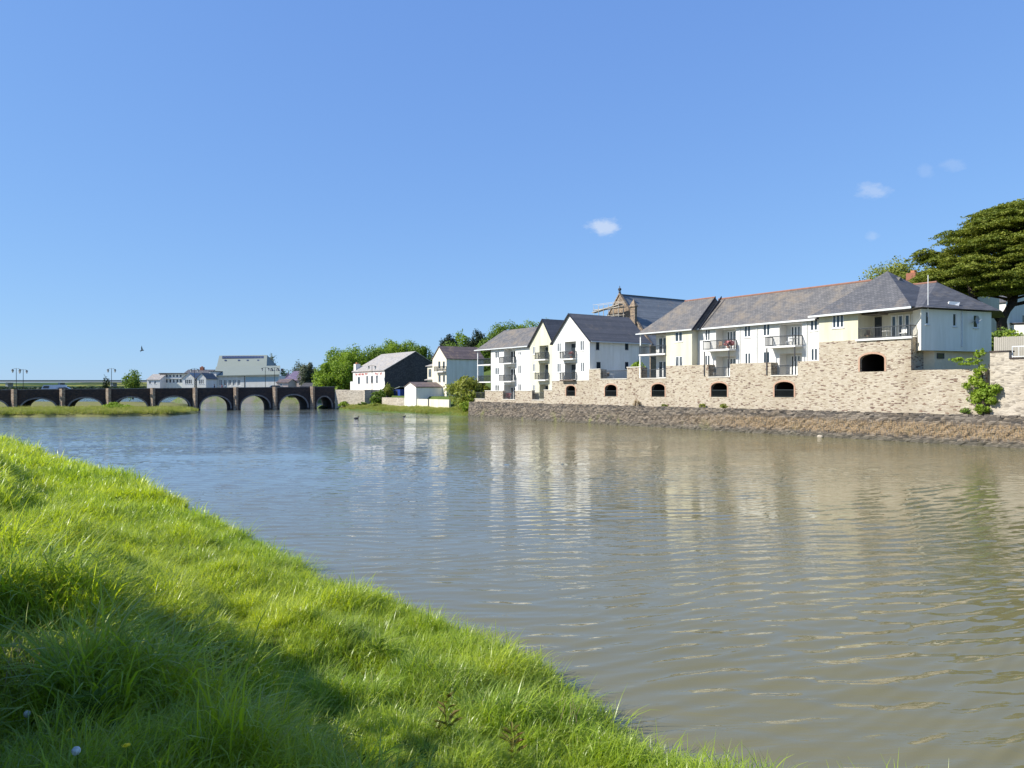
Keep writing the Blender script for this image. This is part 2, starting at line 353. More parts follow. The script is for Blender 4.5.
def crown_mesh(name, mat, centre, radii, n, size, parent, clumps=26, seed=1, flat=1.0, fill=.55, low=-.7, clump_r=.46):
    """leaf-sized faces on many clumps through the crown's volume"""
    g = np.random.default_rng(seed); cs = []
    while len(cs) < clumps:
        p = g.uniform(-1, 1, 3); r = np.linalg.norm(p)
        if r > 1 or r < fill or p[2] < low: continue
        cs.append(p * .82)
    cs = np.array(cs); k = g.integers(0, clumps, n)
    d = g.normal(size=(n, 3)); d /= np.linalg.norm(d, axis=1)[:, None]
    cr = g.uniform(.6, 1.25, clumps)[k][:, None] * clump_r
    p = cs[k] + d * cr * g.uniform(.55, 1.08, n)[:, None] * np.array([1, 1, .8 * flat])
    P = p * np.array(radii) + np.array(centre)
    nr = d + g.normal(size=(n, 3)) * .55; nr /= np.linalg.norm(nr, axis=1)[:, None]
    a = np.cross(nr, g.normal(size=(n, 3))); a /= np.linalg.norm(a, axis=1)[:, None]; b = np.cross(nr, a)
    s = size * g.uniform(.6, 1.3, n)[:, None]
    V = np.stack([P - a * s, P - b * s * .62, P + a * s, P + b * s * .62], 1).reshape(-1, 3)
    return quads(name, mat, V, parent)
def quads(name, mat, V, parent=None):
    me = bpy.data.meshes.new(name); n = len(V) // 4; off = np.array(parent['off']) if parent is not None else 0
    me.vertices.add(4 * n); me.vertices.foreach_set('co', (V - off).astype(np.float32).ravel())
    me.loops.add(4 * n); me.loops.foreach_set('vertex_index', np.arange(4 * n, dtype=np.int32))
    me.polygons.add(n); me.polygons.foreach_set('loop_start', np.arange(0, 4 * n, 4, dtype=np.int32))
    me.update(calc_edges=True); me.materials.append(MATS[mat])
    o = bpy.data.objects.new(name, me); C.objects.link(o)
    if parent is not None: o.parent = parent
    return o
def tree(name, label, X, Y, z0, h, r, mat='leaf_spring', n=3500, size=.45, seed=1, group=None, trunk=.25, cat='tree', squash=.5, leanx=0, **kw):
    t = WLD.thing(name, label, cat, X, Y, z0, group); g = random.Random(seed)
    cz = z0 + h * (1 - squash * .55) - .0
    rz = h * squash * .62; cz = z0 + h - rz
    m = MB(); m.tube([(X, Y, z0 - .3), (X + .1, Y, z0 + h * .3), (X + leanx * .5, Y, cz), (X + leanx, Y, cz + rz * .5)], [trunk, trunk * .75, trunk * .5, trunk * .2], 7)
    for i in range(6):
        a = g.uniform(0, 6.28); zb = z0 + h * g.uniform(.25, .5)
        m.tube([(X, Y, zb), (X + math.cos(a) * r * .35, Y + math.sin(a) * r * .35, zb + h * .15), (X + math.cos(a) * r * .7, Y + math.sin(a) * r * .7, cz + g.uniform(-.2, .4) * rz)], [trunk * .45, trunk * .3, trunk * .1], 5)
    m.build('trunk', 'bark', t)
    crown_mesh('crown', mat, (X + leanx, Y, cz), (r, r, rz), n, size, t, seed=seed, **kw)
    return t
def at(px, Z): return ((px - CX) / F * Z, Z)
def zat(py, Z): return EYE + (HOR - py) / F * Z

# ------------------------------------------------------------------ water and land
def sheet(name, xs, ys, zf, mat, fr=None, kind='structure', keep=None):
    XX, YY = np.meshgrid(xs, ys); Z = zf(XX, YY); ny, nx = XX.shape
    if fr: c, s = fr.c, fr.s; WX, WY = fr.o[0] + XX * c - YY * s, fr.o[1] + XX * s + YY * c
    else: WX, WY = XX, YY
    me = bpy.data.meshes.new(name); V = np.stack([WX, WY, Z], -1).reshape(-1, 3)
    fs = [(j * nx + i, j * nx + i + 1, (j + 1) * nx + i + 1, (j + 1) * nx + i) for j in range(ny - 1) for i in range(nx - 1)
          if keep is None or keep(XX[j, i], YY[j, i])]
    me.from_pydata(V.tolist(), [], fs); me.materials.append(MATS[mat]); me.update()
    me.polygons.foreach_set('use_smooth', [True] * len(me.polygons))
    o = bpy.data.objects.new(name, me); C.objects.link(o); o['kind'] = kind; return o
me = MB().add([(-5000, -600, -.06), (5000, -600, -.06), (5000, 9000, -.06), (-5000, 9000, -.06)], [(0, 1, 2, 3)])
me.build('river_water', 'water')['kind'] = 'structure'
def rippled_water():
    g = np.random.default_rng(21); ys = [3.0]
    while ys[-1] < 150: ys.append(ys[-1] + max(.075, .075 * (ys[-1] / 14) ** 1.15))
    ys = np.array(ys); us = np.linspace(-1.15, 1.15, 1100); X = ys[:, None] * us[None, :]; Y = np.repeat(ys[:, None], len(us), 1)
    sx = np.clip((X + 2) / 14, 0, 1); tilt = np.where(X < -2, 0, np.where(X > 12, .42 * (X - 5), .42 * 7 * sx ** 2))
    yy = Y - tilt + .35 * np.sin(X * .31 + Y * .12) + .18 * np.sin(X * .83 - Y * .4 + 1) + .5 * np.sin(X * .11 - Y * .07)
    xx = X + .4 * np.sin(Y * .37 + X * .1)
    Z = np.zeros_like(X)
    for k in range(36):
        lam = .27 * 2 ** g.uniform(0, 2.0); a = g.normal(0, .30); ph = g.uniform(0, 6.28); kk = 6.2832 / lam
        env = .65 + .5 * np.sin(X * g.uniform(.1, .5) + g.uniform(0, 6)) * np.sin(Y * g.uniform(.15, .6) + g.uniform(0, 6))
        Z += env * lam * .0040 * np.sin(kk * (np.sin(a) * xx + np.cos(a) * yy) + ph)
    Z = Z + .45 * np.clip(Z, 0, 1) ** 2 * 12
    gust = .75 + .35 * np.sin(X * .09 + Y * .05) * np.sin(Y * .13 - X * .04 + 2)
    Z *= gust * np.interp(Y, [3, 18, 32, 60, 90, 150], [2.2, 2.1, 1.7, 1.15, .7, .15])
    V = np.stack([X, Y, Z], -1).reshape(-1, 3).astype(np.float32); ny, nx = X.shape
    i = (np.arange(ny - 1)[:, None] * nx + np.arange(nx - 1)[None, :]).ravel(); Fq = np.stack([i, i + 1, i + nx + 1, i + nx], -1).astype(np.int32)
    m = bpy.data.meshes.new('river_ripples'); m.vertices.add(len(V)); m.vertices.foreach_set('co', V.ravel())
    m.loops.add(Fq.size); m.loops.foreach_set('vertex_index', Fq.ravel()); m.polygons.add(len(Fq)); m.polygons.foreach_set('loop_start', np.arange(0, Fq.size, 4, dtype=np.int32))
    m.update(calc_edges=True); m.polygons.foreach_set('use_smooth', np.ones(len(Fq), bool)); m.materials.append(MATS['water'])
    o = bpy.data.objects.new('river_ripples', m); C.objects.link(o); o['kind'] = 'structure'
rippled_water()
MB().add([(-6000, -700, -1.5), (6000, -700, -1.5), (6000, 9500, -1.5), (-6000, 9500, -1.5)], [(0, 1, 2, 3)]).build('river_bed', 'marsh_soil')['kind'] = 'structure'

SHORE = [(-140, 150), (-80, 100), (-49, 73), (-29, 49.6), (-19.3, 39), (-11.9, 29.4), (-8.1, 24.8), (-4.9, 20.6), (-2.6, 18), (-1.1, 15.8), (.45, 13.4), (1.3, 12.0), (1.7, 11.1), (2.15, 10.3), (2.75, 9.75), (3.4, 9.25), (5.0, 8.4), (9, 7.2), (25, 4), (60, -6), (140, -40)]
SH = np.array(SHORE) * .905
def shore_d(X, Y):
    P = np.stack([X, Y], -1); best = np.full(X.shape, 1e9); sg = np.ones(X.shape)
    for a, b in zip(SH, SH[1:]):
        ab = b - a; t = np.clip(((P - a) @ ab) / (ab @ ab), 0, 1); q = a + t[..., None] * ab
        d = np.linalg.norm(P - q, axis=-1); cr = ab[0] * (P[..., 1] - a[1]) - ab[1] * (P[..., 0] - a[0])
        m = d < best; best = np.where(m, d, best); sg = np.where(m, np.sign(-cr), sg)
    return best * sg      # + inland
def lump(X, Y):
    return (np.sin(X * 1.1 + Y * .7) * np.sin(Y * 1.3 - X * .4) * .13 + np.sin(X * 2.7 + 1.3) * np.sin(Y * 2.3 + X) * .085 + np.sin(X * 5.1 + Y) * np.sin(Y * 4.7 - X * 1.9) * .045 + np.sin(X * .45 + Y * .3) * .09)
def levee_z(X, Y):
    d = shore_d(X, Y) + .35 * np.sin(X * .9 + Y * .5) + .2 * np.sin(Y * 2.1 + X * 1.7)
    z = np.interp(d, [-3, -.6, 0, .5, 1.6, 4.5, 6.4, 8.2, 13, 30, 80], [-1.2, -.8, -.15, .3, .42, .70, 2.3, 2.72, 3.05, 2.6, 2.4])
    fade = np.clip((d - .2) / 2, 0, 1)
    z = z + lump(X, Y) * fade * np.clip(np.hypot(X, Y) / 4, .3, 1.6)
    return np.where((np.hypot(X, Y) < 1.2), np.minimum(z, 3.1), z)
def spaced(a, b, fine_a, fine_b, f, c):
    out = list(np.arange(fine_a, fine_b, f)); x = fine_b; s = f
    while x < b: out.append(x); s = min(s * 1.12, c); x += s
    x = fine_a; s = f
    while x > a: s = min(s * 1.12, c); x -= s; out.insert(0, x)
    return np.array(out)
sheet('levee_ground', spaced(-260, 90, -14, 6, .16, 6), spaced(-120, 140, 1, 22, .16, 4), levee_z, 'levee_soil', keep=lambda x, y: True)

def smooth(x): x = np.clip(x, 0, 1); return x * x * (3 - 2 * x)
def land_z(T, W):
    base = np.where(T > 0, np.interp(W, [0, .6, .7, 2], [-1, -1, 2.3, 2.4]), np.interp(W, [-.5, 0, .8, 3.5, 5, 7], [-1, -.1, .55, 1.0, 1.3, 3.2]))
    hill = smooth((W - 16) / 70) * 13 + smooth((T - 60) / 30) * smooth((W - 9) / 9) * 7.5
    hill = hill * smooth((T + 150) / 60)
    return base + hill * (1 + .08 * np.sin(T * .07) * np.sin(W * .05))
sheet('town_hillside', np.concatenate([np.arange(-75, 0, 2.5), [-.01, .3], np.arange(2, 130, 2.5), [150, 200, 300]]), np.concatenate([np.arange(-.6, 8, .4), np.arange(8, 60, 2), np.arange(60, 320, 12)]), land_z, 'hill_soil', fr=Q)
def town_z(X, Y): return np.where(Y < 263, -1, 3.1) + smooth((Y - 330) / 300) * 6
sheet('far_town_ground', np.arange(-118, 60, 6), np.concatenate([[258, 261, 263.1, 264], np.arange(266, 700, 20)]), lambda X, Y: np.where((X < -112), -1, town_z(X, Y)), 'town_soil')
def far_z(X, Y):
    r = smooth((Y - 480) / 900)
    return -1 + 2.6 * smooth((Y - 420) / 40) + r * (9 + 5 * np.sin(X * .004 + 1) + 3 * np.sin(X * .013)) + smooth((Y - 1500) / 2500) * (14 + 14 * np.sin(X * .0011 + 2.2))
sheet('far_fields', np.linspace(-4500, 4500, 120), np.concatenate([np.arange(415, 700, 25), np.geomspace(720, 8500, 50)]), far_z, 'far_soil')
# marsh in front of and behind the bridge
MARSH = np.array([(-260, 120), (-150, 128), (-96, 131), (-80, 131.5), (-68, 133), (-61, 137), (-60.5, 146), (-64, 158), (-70, 168), (-78, 180), (-90, 215), (-110, 245), (-180, 255), (-300, 250)])
def inside(poly, X, Y):
    c = np.zeros(X.shape, bool); n = len(poly)
    for i in range(n):
        x1, y1 = poly[i]; x2, y2 = poly[(i + 1) % n]
        k = ((y1 > Y) != (y2 > Y)) & (X < (x2 - x1) * (Y - y1) / (y2 - y1 + 1e-9) + x1); c ^= k
    return c
def pdist(poly, X, Y):
    P = np.stack([X, Y], -1); best = np.full(X.shape, 1e9)
    for i in range(len(poly)):
        a = poly[i]; b = poly[(i + 1) % len(poly)]; ab = b - a
        t = np.clip(((P - a) @ ab) / (ab @ ab), 0, 1); best = np.minimum(best, np.linalg.norm(P - a - t[..., None] * ab, axis=-1))
    return best
def marsh_z(X, Y):
    d = np.where(inside(MARSH, X, Y), 1, -1) * pdist(MARSH, X, Y) + .5 * np.sin(X * .6) + .3 * np.sin(X * 1.7 + Y)
    return np.interp(d, [-1.5, 0, .6, 1.4, 10], [-1, -.1, .45, .62, .75]) + .06 * np.sin(X * .8) * np.sin(Y * .7)
sheet('marsh_ground', np.concatenate([np.arange(-260, -112, 4), np.arange(-112, -50, .8)]), np.concatenate([np.arange(117, 160, .8), np.arange(160, 262, 4)]), marsh_z, 'marsh_soil')

# ------------------------------------------------------------------ quay wall
def quay():
    rt = Q.thing('quay_wall', 'long weathered rubble quay wall along the far waterline', 'wall', 0, 0, 0)
    g = np.random.default_rng(3); xs = np.arange(0, 112, .35); zs = np.linspace(-1, 2.45, 14); m = MB(); V = []; nx = len(xs)
    for j, z in enumerate(zs):
        for i, x in enumerate(xs):
            w = .02 + .05 * max(z, 0) + g.uniform(-.07, .07) * (z > -.5); zz = z + (g.uniform(-.07, .05) if 0 < j < 13 else (g.uniform(-.12, .05) if j else 0))
            V.append((x, w, zz))
    for i, x in enumerate(xs): V.append((x, 2.2, 2.43))
    fs = [(j * nx + i, j * nx + i + 1, (j + 1) * nx + i + 1, (j + 1) * nx + i) for j in range(len(zs)) for i in range(nx - 1)]
    m.add(V, fs); m.add([(0, .0, -1), (0, 12, -1), (0, 12, 2.45), (0, .4, 2.45)], [(0, 1, 2, 3)])
    m.build('rubble_face', 'stone_quay', rt)
    # rough capping stones
    m = MB(); x = 0.1
    while x < 111:
        L = g.uniform(.4, 1.1); h = g.uniform(.02, .12); m.box(x, x + L - .04, .28 + g.uniform(-.06, .06), .95, 2.3, 2.47 + h); x += L
    m.build('capping', 'stone_quay', rt)
quay()

# ------------------------------------------------------------------ stone retaining wall under the flats
def retaining():
    rt = Q.thing('retaining_wall', 'tall cream rubble stone wall with arched openings beneath the white flats', 'wall', 0, 1.9, 2.4)
    W = 1.9; fn = yfn(W); X = lambda px: Q.hit_y(px, 389, W)[0]
    segs = [(467, 471, 4.35), (471, 485, 2.95), (485, 503, 4.35), (503, 515, 2.95), (515, 532, 4.4), (532, 544, 2.95), (544, 552, 4.5),
            (552, 589, 5.88), (589, 600.6, 7.4), (600.6, 627, 6.0), (627, 641, 7.5), (641, 666, 6.0), (666, 708.3, 7.55), (708.3, 730, 6.03), (730, 771, 7.55),
            (771, 797.5, 6.08), (797.5, 819, 7.55), (819, 911, 9.42), (911, 985, 6.4)]
    arch = [(566.2, 575.3, 385.5, 396), (605, 616.7, 384.6, 396.5), (651.7, 664.9, 383.8, 396.8), (711.2, 727.2, 382.7, 397), (774.6, 794, 381.7, 397.3), (860, 884.5, 353.8, 371.6)]
    H = [hole(W, *a, .3, 1) for a in arch]
    m = MB(); cp = MB()
    for p0, p1, zt in segs:
        a, b = X(p0), X(p1); hs = [h for h in H if a < (h[0] + h[1]) / 2 < b]
        wall_holes(m, a, b, 2.35, zt, hs, fn)
        D = 6.5 if p0 == 819 else (.55 if p0 >= 911 or p0 < 552 else 1.07)
        shell(m, a, b, 2.35, zt, D, fn, not hs)
        if p0 < 666 or p0 in (708.3, 771): cp.box(a - .02, b + .02, W - .07, W + .5, zt + .003, zt + .1)
    for h in H:   # curved heads to the openings
        a, b, c, d = h[:4]; r = (b - a) / 2; mid = (a + b) / 2; rise = min(r * .55, (d - c) * .3); n = 10
        arc = [(mid - r * math.cos(math.pi * i / n), d - rise + rise * math.sin(math.pi * i / n)) for i in range(n + 1)]
        for (x0, z0), (x1, z1) in zip(arc, arc[1:]):
            m.box(x0, x1, 0, .4, 0, 1, lambda s, dd, z, x0=x0, x1=x1, z0=z0, z1=z1, d=d: (s, W + dd, d if z else (z0 if s == x0 else z1)))
    m.build('wall_face', 'stone_cream', rt); cp.build('coping', 'coping', rt)
    for i, h in enumerate(H):
        a, b, c, d = h[:4]; r = (b - a) / 2; mid = (a + b) / 2; rise = min(r * .55, (d - c) * .3); n = 10; t = .17
        s = MB()
        arc = [(math.cos(math.pi * k / n), math.sin(math.pi * k / n)) for k in range(n + 1)]
        for (c0, s0), (c1, s1) in zip(arc, arc[1:]):
            i0, i1 = (mid - r * c0, d - rise + rise * s0), (mid - r * c1, d - rise + rise * s1)
            o0, o1 = (mid - (r + t) * c0, d - rise + (rise + t) * s0), (mid - (r + t) * c1, d - rise + (rise + t) * s1)
            s.hexa([(i0[0], W - .03, i0[1]), (i1[0], W - .03, i1[1]), (i1[0], W + .2, i1[1]), (i0[0], W + .2, i0[1]),
                    (o0[0], W - .03, o0[1]), (o1[0], W - .03, o1[1]), (o1[0], W + .2, o1[1]), (o0[0], W + .2, o0[1])])
        s.box(a - t, a, W - .03, W + .2, c, d - rise); s.box(b, b + t, W - .03, W + .2, c, d - rise)
        s.build('arch_surround', 'brick_pale', rt)
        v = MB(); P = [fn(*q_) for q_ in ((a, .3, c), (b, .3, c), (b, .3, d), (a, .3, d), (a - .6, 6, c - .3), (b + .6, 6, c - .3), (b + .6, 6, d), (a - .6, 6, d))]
        v.add(P, [(0, 1, 5, 4), (1, 2, 6, 5), (2, 3, 7, 6), (3, 0, 4, 7), (4, 5, 6, 7)]); v.build('shade_lining', 'opening_shade', rt)  # near-black lining: the shade inside the openings is put into its colour
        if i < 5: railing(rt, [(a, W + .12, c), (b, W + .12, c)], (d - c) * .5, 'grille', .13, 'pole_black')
    Z = 2.98
    for p0, p1 in ((471, 485), (503, 515), (532, 544)): railing(rt, [(X(p0), W + .2, 3.06), (X(p1), W + .2, 3.06)], 1.1, 'railing')
    railing(rt, [(X(600.6), W + .25, 6.1), (X(627), W + .25, 6.1)], 1.1, 'railing')
retaining()

EAVE = 11.85
def balcony(rt, x0, x1, y0, y1, z, rails, name='balcony', mat='slab_white', th=.2, posts=()):
    b = MB().box(x0, x1, y0, y1, z - th, z).build(name, mat, rt)
    railing(b, [(x, y, z) for x, y in rails], 1.05)
    return b
def doors(rt, fn, a, b, z0, z1, n, depth, glassm='glass', frame='white_frame'):
    w = (b - a) / n
    for i in range(n): window(rt, fn, a + i * w + .01, a + (i + 1) * w - .01, z0, z1, depth, 1, 'balcony_door', frame, glassm, False, .09)

# ---- block A: three storeys with a hipped roof
def block_a():
    rt = Q.thing('apartment_building', 'three storey white flats with a hipped slate roof at the quay end nearest the bridge', 'building', 0, 4, 2.45)
    W = 4.0; fn = yfn(W); x0, x1 = Q.hit_y(491, 380, W)[0], 13.4
    win = [hole(W, 495, 499, 351.3, 358.3), hole(W, 495, 499, 367.5, 375), hole(W, 495, 499, 384.7, 391.5), hole(W, 518, 521, 351.5, 355.5), hole(W, 518, 521, 365, 374), hole(W, 518, 521, 383.8, 391.6)]
    bx0, bx1 = Q.hit_y(504, 380, W)[0], Q.hit_y(515.3, 380, W)[0]; fl = [2.9, 6.0, 9.0]
    bays = [(bx0, bx1, z, z + 2.45, 1.2) for z in fl]
    m = MB(); wall_holes(m, x0, x1, 2.4, EAVE - .3, win + bays, fn); shell(m, x0, x1, 2.4, EAVE - .3, 9, fn)
    m.build('wall', 'white_render', rt)
    for h in win: window(rt, fn, *h[:4], cols=2)
    for z in fl:
        doors(rt, fn, bx0 + .3, bx1 - .5, z, z + 2.1, 3, 1.19)
        if z > 3: balcony(rt, bx0 - .1, bx1 + .1, W - .9, W + 1.15, z + .02, [(bx0 - .1, W), (bx0 - .1, W - .87), (bx1 + .1, W - .87), (bx1 + .1, W)])
    # open corner balconies at the bridge end
    m = MB().box(x0 - 4.2, x0 - .001, W + 3, W + 9, 2.4, EAVE - .3); m.build('side_wall', 'shaded_side_render', rt)
    for z in fl:
        doors(rt, yfn(W + 2.8), x0 - 3.6, x0 - .2, z, z + 2.1, 3, .19)
        if z > 3: balcony(rt, x0 - 4.4, x0 - .002, W - .1, W + 2.99, z, [(x0 - 4.35, W + 2.9), (x0 - 4.35, W - .05), (x0 - .05, W - .05)])
    MB().box(x0 - 4.4, x0 - 4.25, W - .08, W + .07, 2.45, EAVE - .3).build('post', 'white_frame', rt)
    e, w0, w1, wr, zr = EAVE - .35, W - .5, W + 9.3, W + 3.6, 15.05
    l = x0 - 4.7; r = Q.hit_y(504, 331, wr)[0]
    m = MB().add([(l, w0, e), (14.5, w0, e), (14.5, w1, e), (l, w1, e), (r, wr, zr), (14.5, wr, zr), (14.5, wr + 1.5, zr), (r, wr + 1.5, zr)],
                 [(0, 1, 5, 4), (0, 4, 7, 3), (3, 7, 6, 2), (4, 5, 6, 7), (1, 2, 6, 5), (3, 2, 1, 0)])
    m.build('roof', 'slate_lichen', rt)
    MB().box(l, 14.4, w0 - .1, w0 - .002, e - .05, e + .1).build('gutter', 'gutter', rt)
block_a()

def gable_block(label, W, x0, x1, xa, za, zb, ze, depth, mat, win, bays, roof, side=None, ground=None):
    rt = Q.thing('apartment_building', label, 'building', x0, W, zb); fn = yfn(W)
    m = MB(); wall_holes(m, x0, x1, zb, ze, win + [b[:5] for b in bays], fn); shell(m, x0, x1, zb, ze, depth, fn) if side is None else None
    if side is not None:
        P = [(x0, W, zb), (x1, W, zb), (x1, W + depth, zb), (x0, W + depth, zb), (x0, W, ze), (x1, W, ze), (x1, W + depth, ze), (x0, W + depth, ze)]
        m.add(P, [(0, 3, 2, 1), (2, 3, 7, 6), (3, 0, 4, 7)])
    m.add([(x0, W, ze), (x1, W, ze), (xa, W, za)], [(0, 1, 2)]); m.build('wall', mat, rt)
    if side is not None:
        s = MB(); sf = lambda q, d, z: (x1 - d, q, z); wall_holes(s, W, W + depth, zb, ze, side, sf); s.build('side_wall', 'shaded_side_render', rt)
        for h in side: window(rt, sf, *h[:4], cols=1, frame='dark_frame')
    for h in win: window(rt, fn, *h[:4], cols=2)
    for b in bays:
        a, c, z0, z1, d = b[:5]
        doors(rt, fn, a + .12, c - .12, z0, z1 - .12, b[6] if len(b) > 6 else 2, d - .01)
        if b[5]: balcony(rt, a - .35, c + .12, W - .7, W + .9, z0 + .03, [(a - .33, W), (a - .33, W - .67), (c + .1, W - .67), (c + .1, W)], mat=b[5])
    th = .16; y0, y1 = W - .25, W + depth
    def pt(x, f): return (x, f)
    kl = (za - ze) / (xa - x0); kr = (za - ze) / (x1 - xa); ov = .35
    r = MB(); r.slab([(x0 - ov, y0, ze - kl * ov + .06), (xa, y0, za + .06), (xa, y1, za + .06), (x0 - ov, y1, ze - kl * ov + .06)][::1], th)
    r.slab([(xa + .001, y0, za + .06), (x1 + ov, y0, ze - kr * ov + .06), (x1 + ov, y1, ze - kr * ov + .06), (xa + .001, y1, za + .06)], th)
    r.add([(x0, y1 - .01, ze), (x1, y1 - .01, ze), (xa, y1 - .01, za)], [(0, 1, 2)])
    r.build('roof', roof, rt)
    for sx, k, ex in ((-1, kl, x0 - ov), (1, kr, x1 + ov)):
        MB().hexa([(ex, y0 - .05, za - k * abs(xa - ex) - .14), (xa, y0 - .05, za - .14), (xa, y0 - .003, za - .14), (ex, y0 - .003, za - k * abs(xa - ex) - .14),
                   (ex, y0 - .05, za - k * abs(xa - ex) + .09), (xa, y0 - .05, za + .09), (xa, y0 - .003, za + .09), (ex, y0 - .003, za - k * abs(xa - ex) + .09)]).build('bargeboard', 'barge_black', rt)
    if side is not None:
        MB().box(x1 + ov - .02, x1 + ov + .1, y0 + .2, y1, ze - kr * ov - .12, ze - kr * ov + .02).build('gutter', 'gutter', rt)
    return rt
W = 3.0; hb = lambda *a: hole(W, *a)
xB0, xB1, xBa = Q.hit_y(529.8, 343, W)[0], Q.hit_y(553, 342, W)[0], Q.hit_y(543.4, 319, W)[0]
bb = []
for y0, y1 in ((345.5, 359.5), (363, 379.8), (384.5, 398.5)):
    a, b, z0, z1 = hb(539.5, 548.4, y0, y1); bb.append((a, b, z0, z1, 1.0, 'slab_white' if y1 < 390 else None))
gable_block('narrow cream gabled flats squeezed between the hipped block and the wider white gable', W, xB0, xB1 + .2, xBa, 15.45, 2.4, 11.7, 11, 'cream_render',
            [hb(532.6, 535.4, 346, 354.5), hb(532.6, 535.4, 363.5, 372), hb(532.6, 535.4, 384.5, 392)], bb, 'slate_blue')
W = 2.0
xC0, xC1, xCa = Q.hit_y(552.8, 342, W)[0], Q.hit_y(589.6, 339, W)[0], Q.hit_y(569.8, 313, W)[0]
bc = []
for y0, y1, mt in ((341.6, 358.8, 'slab_white'), (362.7, 379.8, 'slab_brown')):
    a, b, z0, z1 = hb(564.8, 576, y0, y1); bc.append((a, b, z0, z1, 1.1, mt))
gable_block('wide bright white gabled flats standing on the stone wall left of the terrace', W, xC0, xC1, xCa, 15.6, 5.88, 11.7, 11.5, 'white_render',
            [hb(557, 561, 342.8, 352), hb(580, 584, 340.3, 350.8), hb(557, 560.8, 363, 372.5), hb(580.5, 584.2, 362, 372)], bc, 'slate_blue',
            side=[hx(xC1, 596, 599.4, 340.9, 350), hx(xC1, 625, 628.5, 341, 350), hx(xC1, 596.5, 600.7, 362, 369.5), hx(xC1, 625, 628.5, 362, 369)])

# ---- block D
def block_d():
    rt = Q.thing('apartment_building', 'cream flats with stacked open balconies and black bargeboards right of the terrace', 'building', 44, 2, 6)
    W = 2.0; fn = yfn(W); xl, xm, xr = Q.hit_y(641, 350, W)[0], Q.hit_y(666, 350, W)[0], Q.hit_y(692, 350, W)[0]
    win = [hole(W, 674.7, 682.3, 331.5, 341.8), hole(W, 675, 682.7, 356, 366.3)]
    m = MB(); wall_holes(m, xm, xr, 6.0, EAVE, win, fn); shell(m, xm, xr, 6.0, EAVE, 7, fn); m.build('wall', 'cream_render', rt)
    for h in win: window(rt, fn, *h[:4], cols=2)
    m = MB().box(xl + .8, xm - .001, W + 1.9, W + 7, 6.0, EAVE); m.build('inner_wall', 'white_render', rt)
    for z in (6.12, 9.15):
        doors(rt, yfn(W + 1.7), xl + 1.3, xm - .1, z, z + 2.15, 4, .19)
        if z > 7: balcony(rt, xl - .2, xm - .002, W - .2, W + 1.88, z, [(xl - .15, W + 1.8), (xl - .15, W - .15), (xm - .02, W - .15)])
    railing(rt, [(xl, W + .15, 6.1), (xm, W + .15, 6.1)], 1.1)
    MB().box(xl - .15, xl - .02, W - .12, W + .01, 6.1, 8.9).build('post', 'white_frame', rt)
    MB().box(xl - .1, xl + .02, W - .1, W + .02, 10.3, EAVE - .1).build('post', 'white_frame', rt)
    wr, zr, e, w0 = 5.65, 15.85, EAVE - .1, 1.6
    a, b, r = xl - .5, xr + .35, Q.hit_y(685, 301, 5.65)[0]
    m = MB().add([(a, w0, e), (b, w0, e), (b, 10, e), (a, 10, e), (r, wr, zr), (b, wr, zr)], [(0, 1, 5, 4), (0, 4, 3), (3, 4, 5, 2), (1, 2, 5), (3, 2, 1, 0)])
    m.build('roof', 'slate_lichen', rt)
    for k in (0, .55):
        MB().hexa([(b + .003 + k, w0 + k, e - .15), (b + .1 + k, w0 + k, e - .15), (b + .1 + k, wr + k * .8, zr - .15), (b + .003 + k, wr + k * .8, zr - .15),
                   (b + .003 + k, w0 + k, e + .12), (b + .1 + k, w0 + k, e + .12), (b + .1 + k, wr + k * .8, zr + .12), (b + .003 + k, wr + k * .8, zr + .12)]).build('bargeboard', 'barge_black', rt)
    MB().tube([(r, wr, zr + .02), (b, wr, zr + .02)], .1, 6).build('ridge_tiles', 'ridge_red', rt)
    MB().box(a, b, w0 - .1, w0 - .002, e - .06, e + .08).build('gutter', 'gutter', rt)
block_d()

